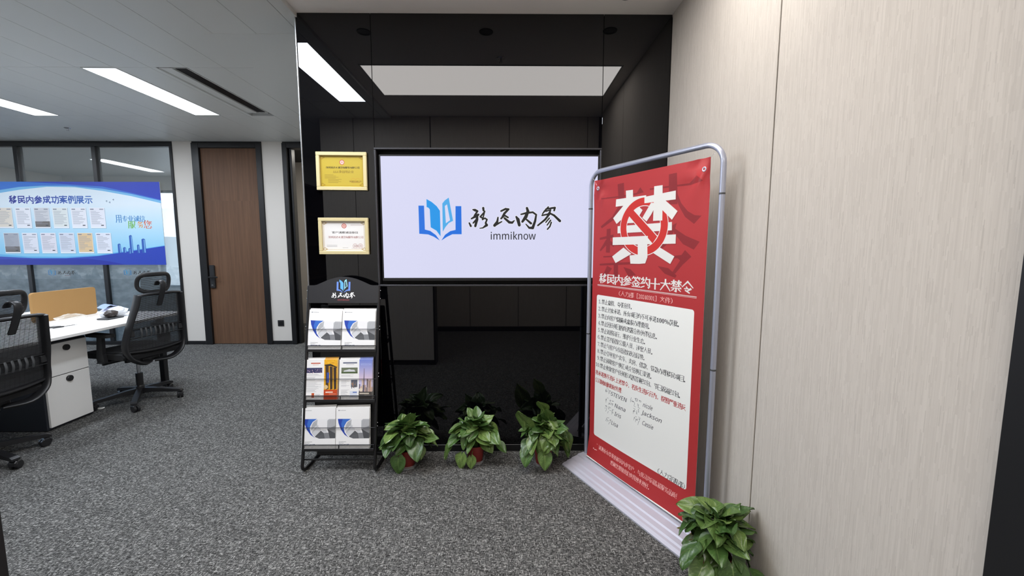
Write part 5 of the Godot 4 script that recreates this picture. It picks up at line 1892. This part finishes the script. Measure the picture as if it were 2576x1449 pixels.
func poly(pts: Array, sx = 1.0, sy = 1.0, ox = 0.0, oy = 0.0) -> PackedVector2Array:
	var out = PackedVector2Array()
	for i in range(0, pts.size(), 2):
		out.append(Vector2(pts[i] * sx + ox, pts[i + 1] * sy + oy))
	return out

func disc(c: Vector2, rx, ry = -1.0, n = 40) -> PackedVector2Array:
	var out = PackedVector2Array()
	for i in n:
		out.append(c + Vector2(cos(TAU * i / n) * rx, sin(TAU * i / n) * (rx if ry < 0.0 else ry)))
	return out

func bar2(a: Vector2, b: Vector2, wa, wb, ext = 0.0) -> PackedVector2Array:
	var d = (b - a).normalized()
	var n = Vector2(-d.y, d.x)
	a -= d * ext
	b += d * ext
	return PackedVector2Array([a + n * wa, b + n * wb, b - n * wb, a - n * wa])

func rule(im, x0, y0, x1, y1, c):
	ink(im, [[PackedVector2Array([Vector2(x0, y0), Vector2(x1, y0), Vector2(x1, y1), Vector2(x0, y1)])]], c)

var glyphs := {}
func glyph_lines(ch: String, x0, y0, x1, y1, out: Array):
	const DIG = "0123456789abcdefghijk"
	for t in glyphs[ch]:
		if t[0] == "@":
			var a = DIG.find(t[2]) / 20.0
			var b = DIG.find(t[3]) / 20.0
			var c = DIG.find(t[4]) / 20.0
			var d = DIG.find(t[5]) / 20.0
			glyph_lines(t[1], lerpf(x0, x1, a), lerpf(y0, y1, b), lerpf(x0, x1, c), lerpf(y0, y1, d), out)
		else:
			var line = []
			for i in range(0, t.length(), 2):
				line.append(Vector2(lerpf(x0, x1, DIG.find(t[i]) / 20.0), lerpf(y0, y1, DIG.find(t[i + 1]) / 20.0)))
			out.append(line)

var latin := {}
func latin_faces(s: String, serif: bool, bold: bool):
	var key = s + str(serif) + str(bold)
	if not latin.has(key):
		var f = SystemFont.new()
		f.font_names = PackedStringArray(["Droid Serif" if serif else "Droid Sans"])
		f.font_weight = 700 if bold else 400
		var tm = TextMesh.new()
		tm.font = f
		tm.text = s
		tm.font_size = 64
		tm.pixel_size = 1.0 / 64.0
		tm.depth = 0.0
		tm.horizontal_alignment = HORIZONTAL_ALIGNMENT_LEFT
		tm.vertical_alignment = VERTICAL_ALIGNMENT_BOTTOM
		tm.curve_step = 2.0
		latin[key] = [tm.get_faces(), tm.get_aabb()]
	return latin[key]

# Latin text with its lower-left corner at (x, y), cap height about 0.71 em; w > 0 stretches to that width
func latin_text(im, s, x, y, em, col, w = 0.0, serif = false, bold = false, slant = 0.0):
	var fa = latin_faces(s, serif, bold)
	var box_ = fa[1]
	var kx = em if w <= 0.0 else w / box_.size.x
	var shapes = []
	var f = fa[0]
	for i in range(0, f.size(), 3):
		var p = PackedVector2Array()
		for k in 3:
			var v = f[i + k]
			var yy = (v.y - box_.position.y) * em
			p.append(Vector2(x + (v.x - box_.position.x) * kx + yy * slant, y - yy))
		shapes.append([p])
	ink(im, shapes, col)
	return x + box_.size.x * kx

# a line of text; x, y is the upper left corner, adv the advance of a full-width sign, h its height, w the pen's half width
func text(im, s: String, x, y, adv, h, col, pen, song = true):
	for ch in s:
		if ch == " ":
			x += adv * 0.3
		elif glyphs.has(ch):
			var lines = []
			glyph_lines(ch, x + adv * 0.05, y + h * 0.05, x + adv * 0.95, y + h * 0.95, lines)
			var shapes = []
			for l in lines:
				for i in l.size() - 1:
					var a = l[i]
					var b = l[i + 1]
					var d = (b - a).normalized()
					var p = pen
					if song:
						p = pen * lerpf(1.0, 0.5, pow(absf(d.x), 4.0))
					var tail = p * (0.55 if song and absf(d.x) < 0.9 and absf(d.y) < 0.95 else 1.0)
					shapes.append([bar2(a, b, p, tail, p * 0.7)])
					if song and absf(d.x) > 0.97 and i == l.size() - 2 and a.distance_to(b) > h * 0.2:
						shapes.append([PackedVector2Array([b + Vector2(-pen * 2.2, 0), b + Vector2(-pen * 0.6, -pen * 1.5), b + Vector2(pen * 0.8, p)])])
			ink(im, shapes, col)
			x += adv
		else:
			x = latin_text(im, ch, x + adv * 0.06, y + h * (0.88 if ch != "." else 0.9), h * 1.0, col, 0.0, song, pen > h * 0.045) + adv * 0.04
	return x

# ------------------------------------------------------------------ the firm's emblem and brush lettering (own coordinates 287..2340 by 245..862)
const BRUSH = [
	[1072, 418, 6, 1100, 424, 16, 1138, 440, 12], [1138, 440, 10, 1100, 500, 12, 1090, 520, 10], [1050, 548, 8, 1100, 520, 14, 1150, 490, 14],
	[1135, 500, 12, 1130, 560, 18, 1105, 655, 14], [1120, 560, 10, 1075, 610, 8], [1018, 610, 8, 1040, 655, 12], [1222, 395, 14, 1226, 430, 12],
	[1240, 450, 8, 1180, 520, 10, 1215, 545, 6], [1245, 440, 6, 1210, 560, 8, 1245, 540, 8, 1275, 560, 9, 1255, 610, 10, 1270, 640, 18, 1215, 680, 6, 1170, 686, 3],
	[1480, 438, 10, 1545, 408, 12, 1590, 412, 10], [1585, 415, 12, 1530, 470, 14, 1500, 520, 12], [1480, 545, 10, 1530, 500, 10, 1580, 530, 10],
	[1435, 530, 8, 1425, 590, 14, 1385, 645, 18], [1385, 645, 14, 1490, 590, 6], [1530, 540, 12, 1600, 600, 16, 1640, 605, 14, 1672, 575, 5],
	[1700, 520, 10, 1725, 560, 22, 1745, 640, 18], [1855, 395, 14, 1870, 440, 18, 1840, 520, 22, 1790, 590, 14],
	[1770, 485, 8, 1850, 465, 12, 1940, 455, 10, 1990, 490, 10, 1975, 580, 14, 1940, 680, 18, 1890, 680, 12, 1840, 625, 4], [1850, 560, 10, 1915, 615, 14],
	[2165, 380, 8, 2110, 440, 10, 2080, 480, 5], [2130, 410, 8, 2215, 395, 10, 2260, 390, 12, 2250, 430, 10], [2130, 440, 8, 2200, 420, 6, 2180, 470, 14, 2150, 490, 8],
	[2075, 500, 8, 2200, 475, 10, 2250, 500, 12, 2335, 580, 16], [2190, 470, 12, 2120, 560, 12, 2015, 645, 9], [2180, 540, 8, 2130, 600, 6],
	[2200, 570, 8, 2150, 640, 6], [2210, 600, 8, 2190, 660, 8, 2155, 700, 7]]

func emblem(im, s, ox, oy, c1, c2, c3):
	ink(im, [[poly([287, 362, 367, 362, 372, 705, 450, 725, 530, 785, 585, 862, 500, 808, 420, 775, 290, 765], s, s, ox, oy)],
		[poly([905, 368, 822, 368, 818, 710, 740, 728, 665, 780, 610, 862, 690, 810, 770, 772, 905, 772], s, s, ox, oy)]], c1)
	ink(im, [[poly([405, 268, 480, 310, 550, 370, 595, 435, 598, 802, 540, 720, 458, 672, 450, 415, 430, 390, 405, 382], s, s, ox, oy)]], c2)
	ink(im, [[poly([632, 330, 670, 285, 725, 247, 783, 578, 720, 610, 670, 670, 632, 735], s, s, ox, oy), poly([667, 365, 700, 342, 740, 570, 678, 615], s, s, ox, oy)]], c3)

func brush(im, s, ox, oy, col, grow = 0.0):
	var shapes = []
	for b in BRUSH:
		for i in range(0, b.size() - 3, 3):
			var p = Vector2(b[i] * s + ox, b[i + 1] * s + oy)
			var q = Vector2(b[i + 3] * s + ox, b[i + 4] * s + oy)
			shapes.append([bar2(p, q, b[i + 2] * s + grow, b[i + 5] * s + grow)])
			shapes.append([disc(p, b[i + 2] * s + grow, -1.0, 10)])
			shapes.append([disc(q, b[i + 5] * s + grow, -1.0, 10)])
	ink(im, shapes, col)
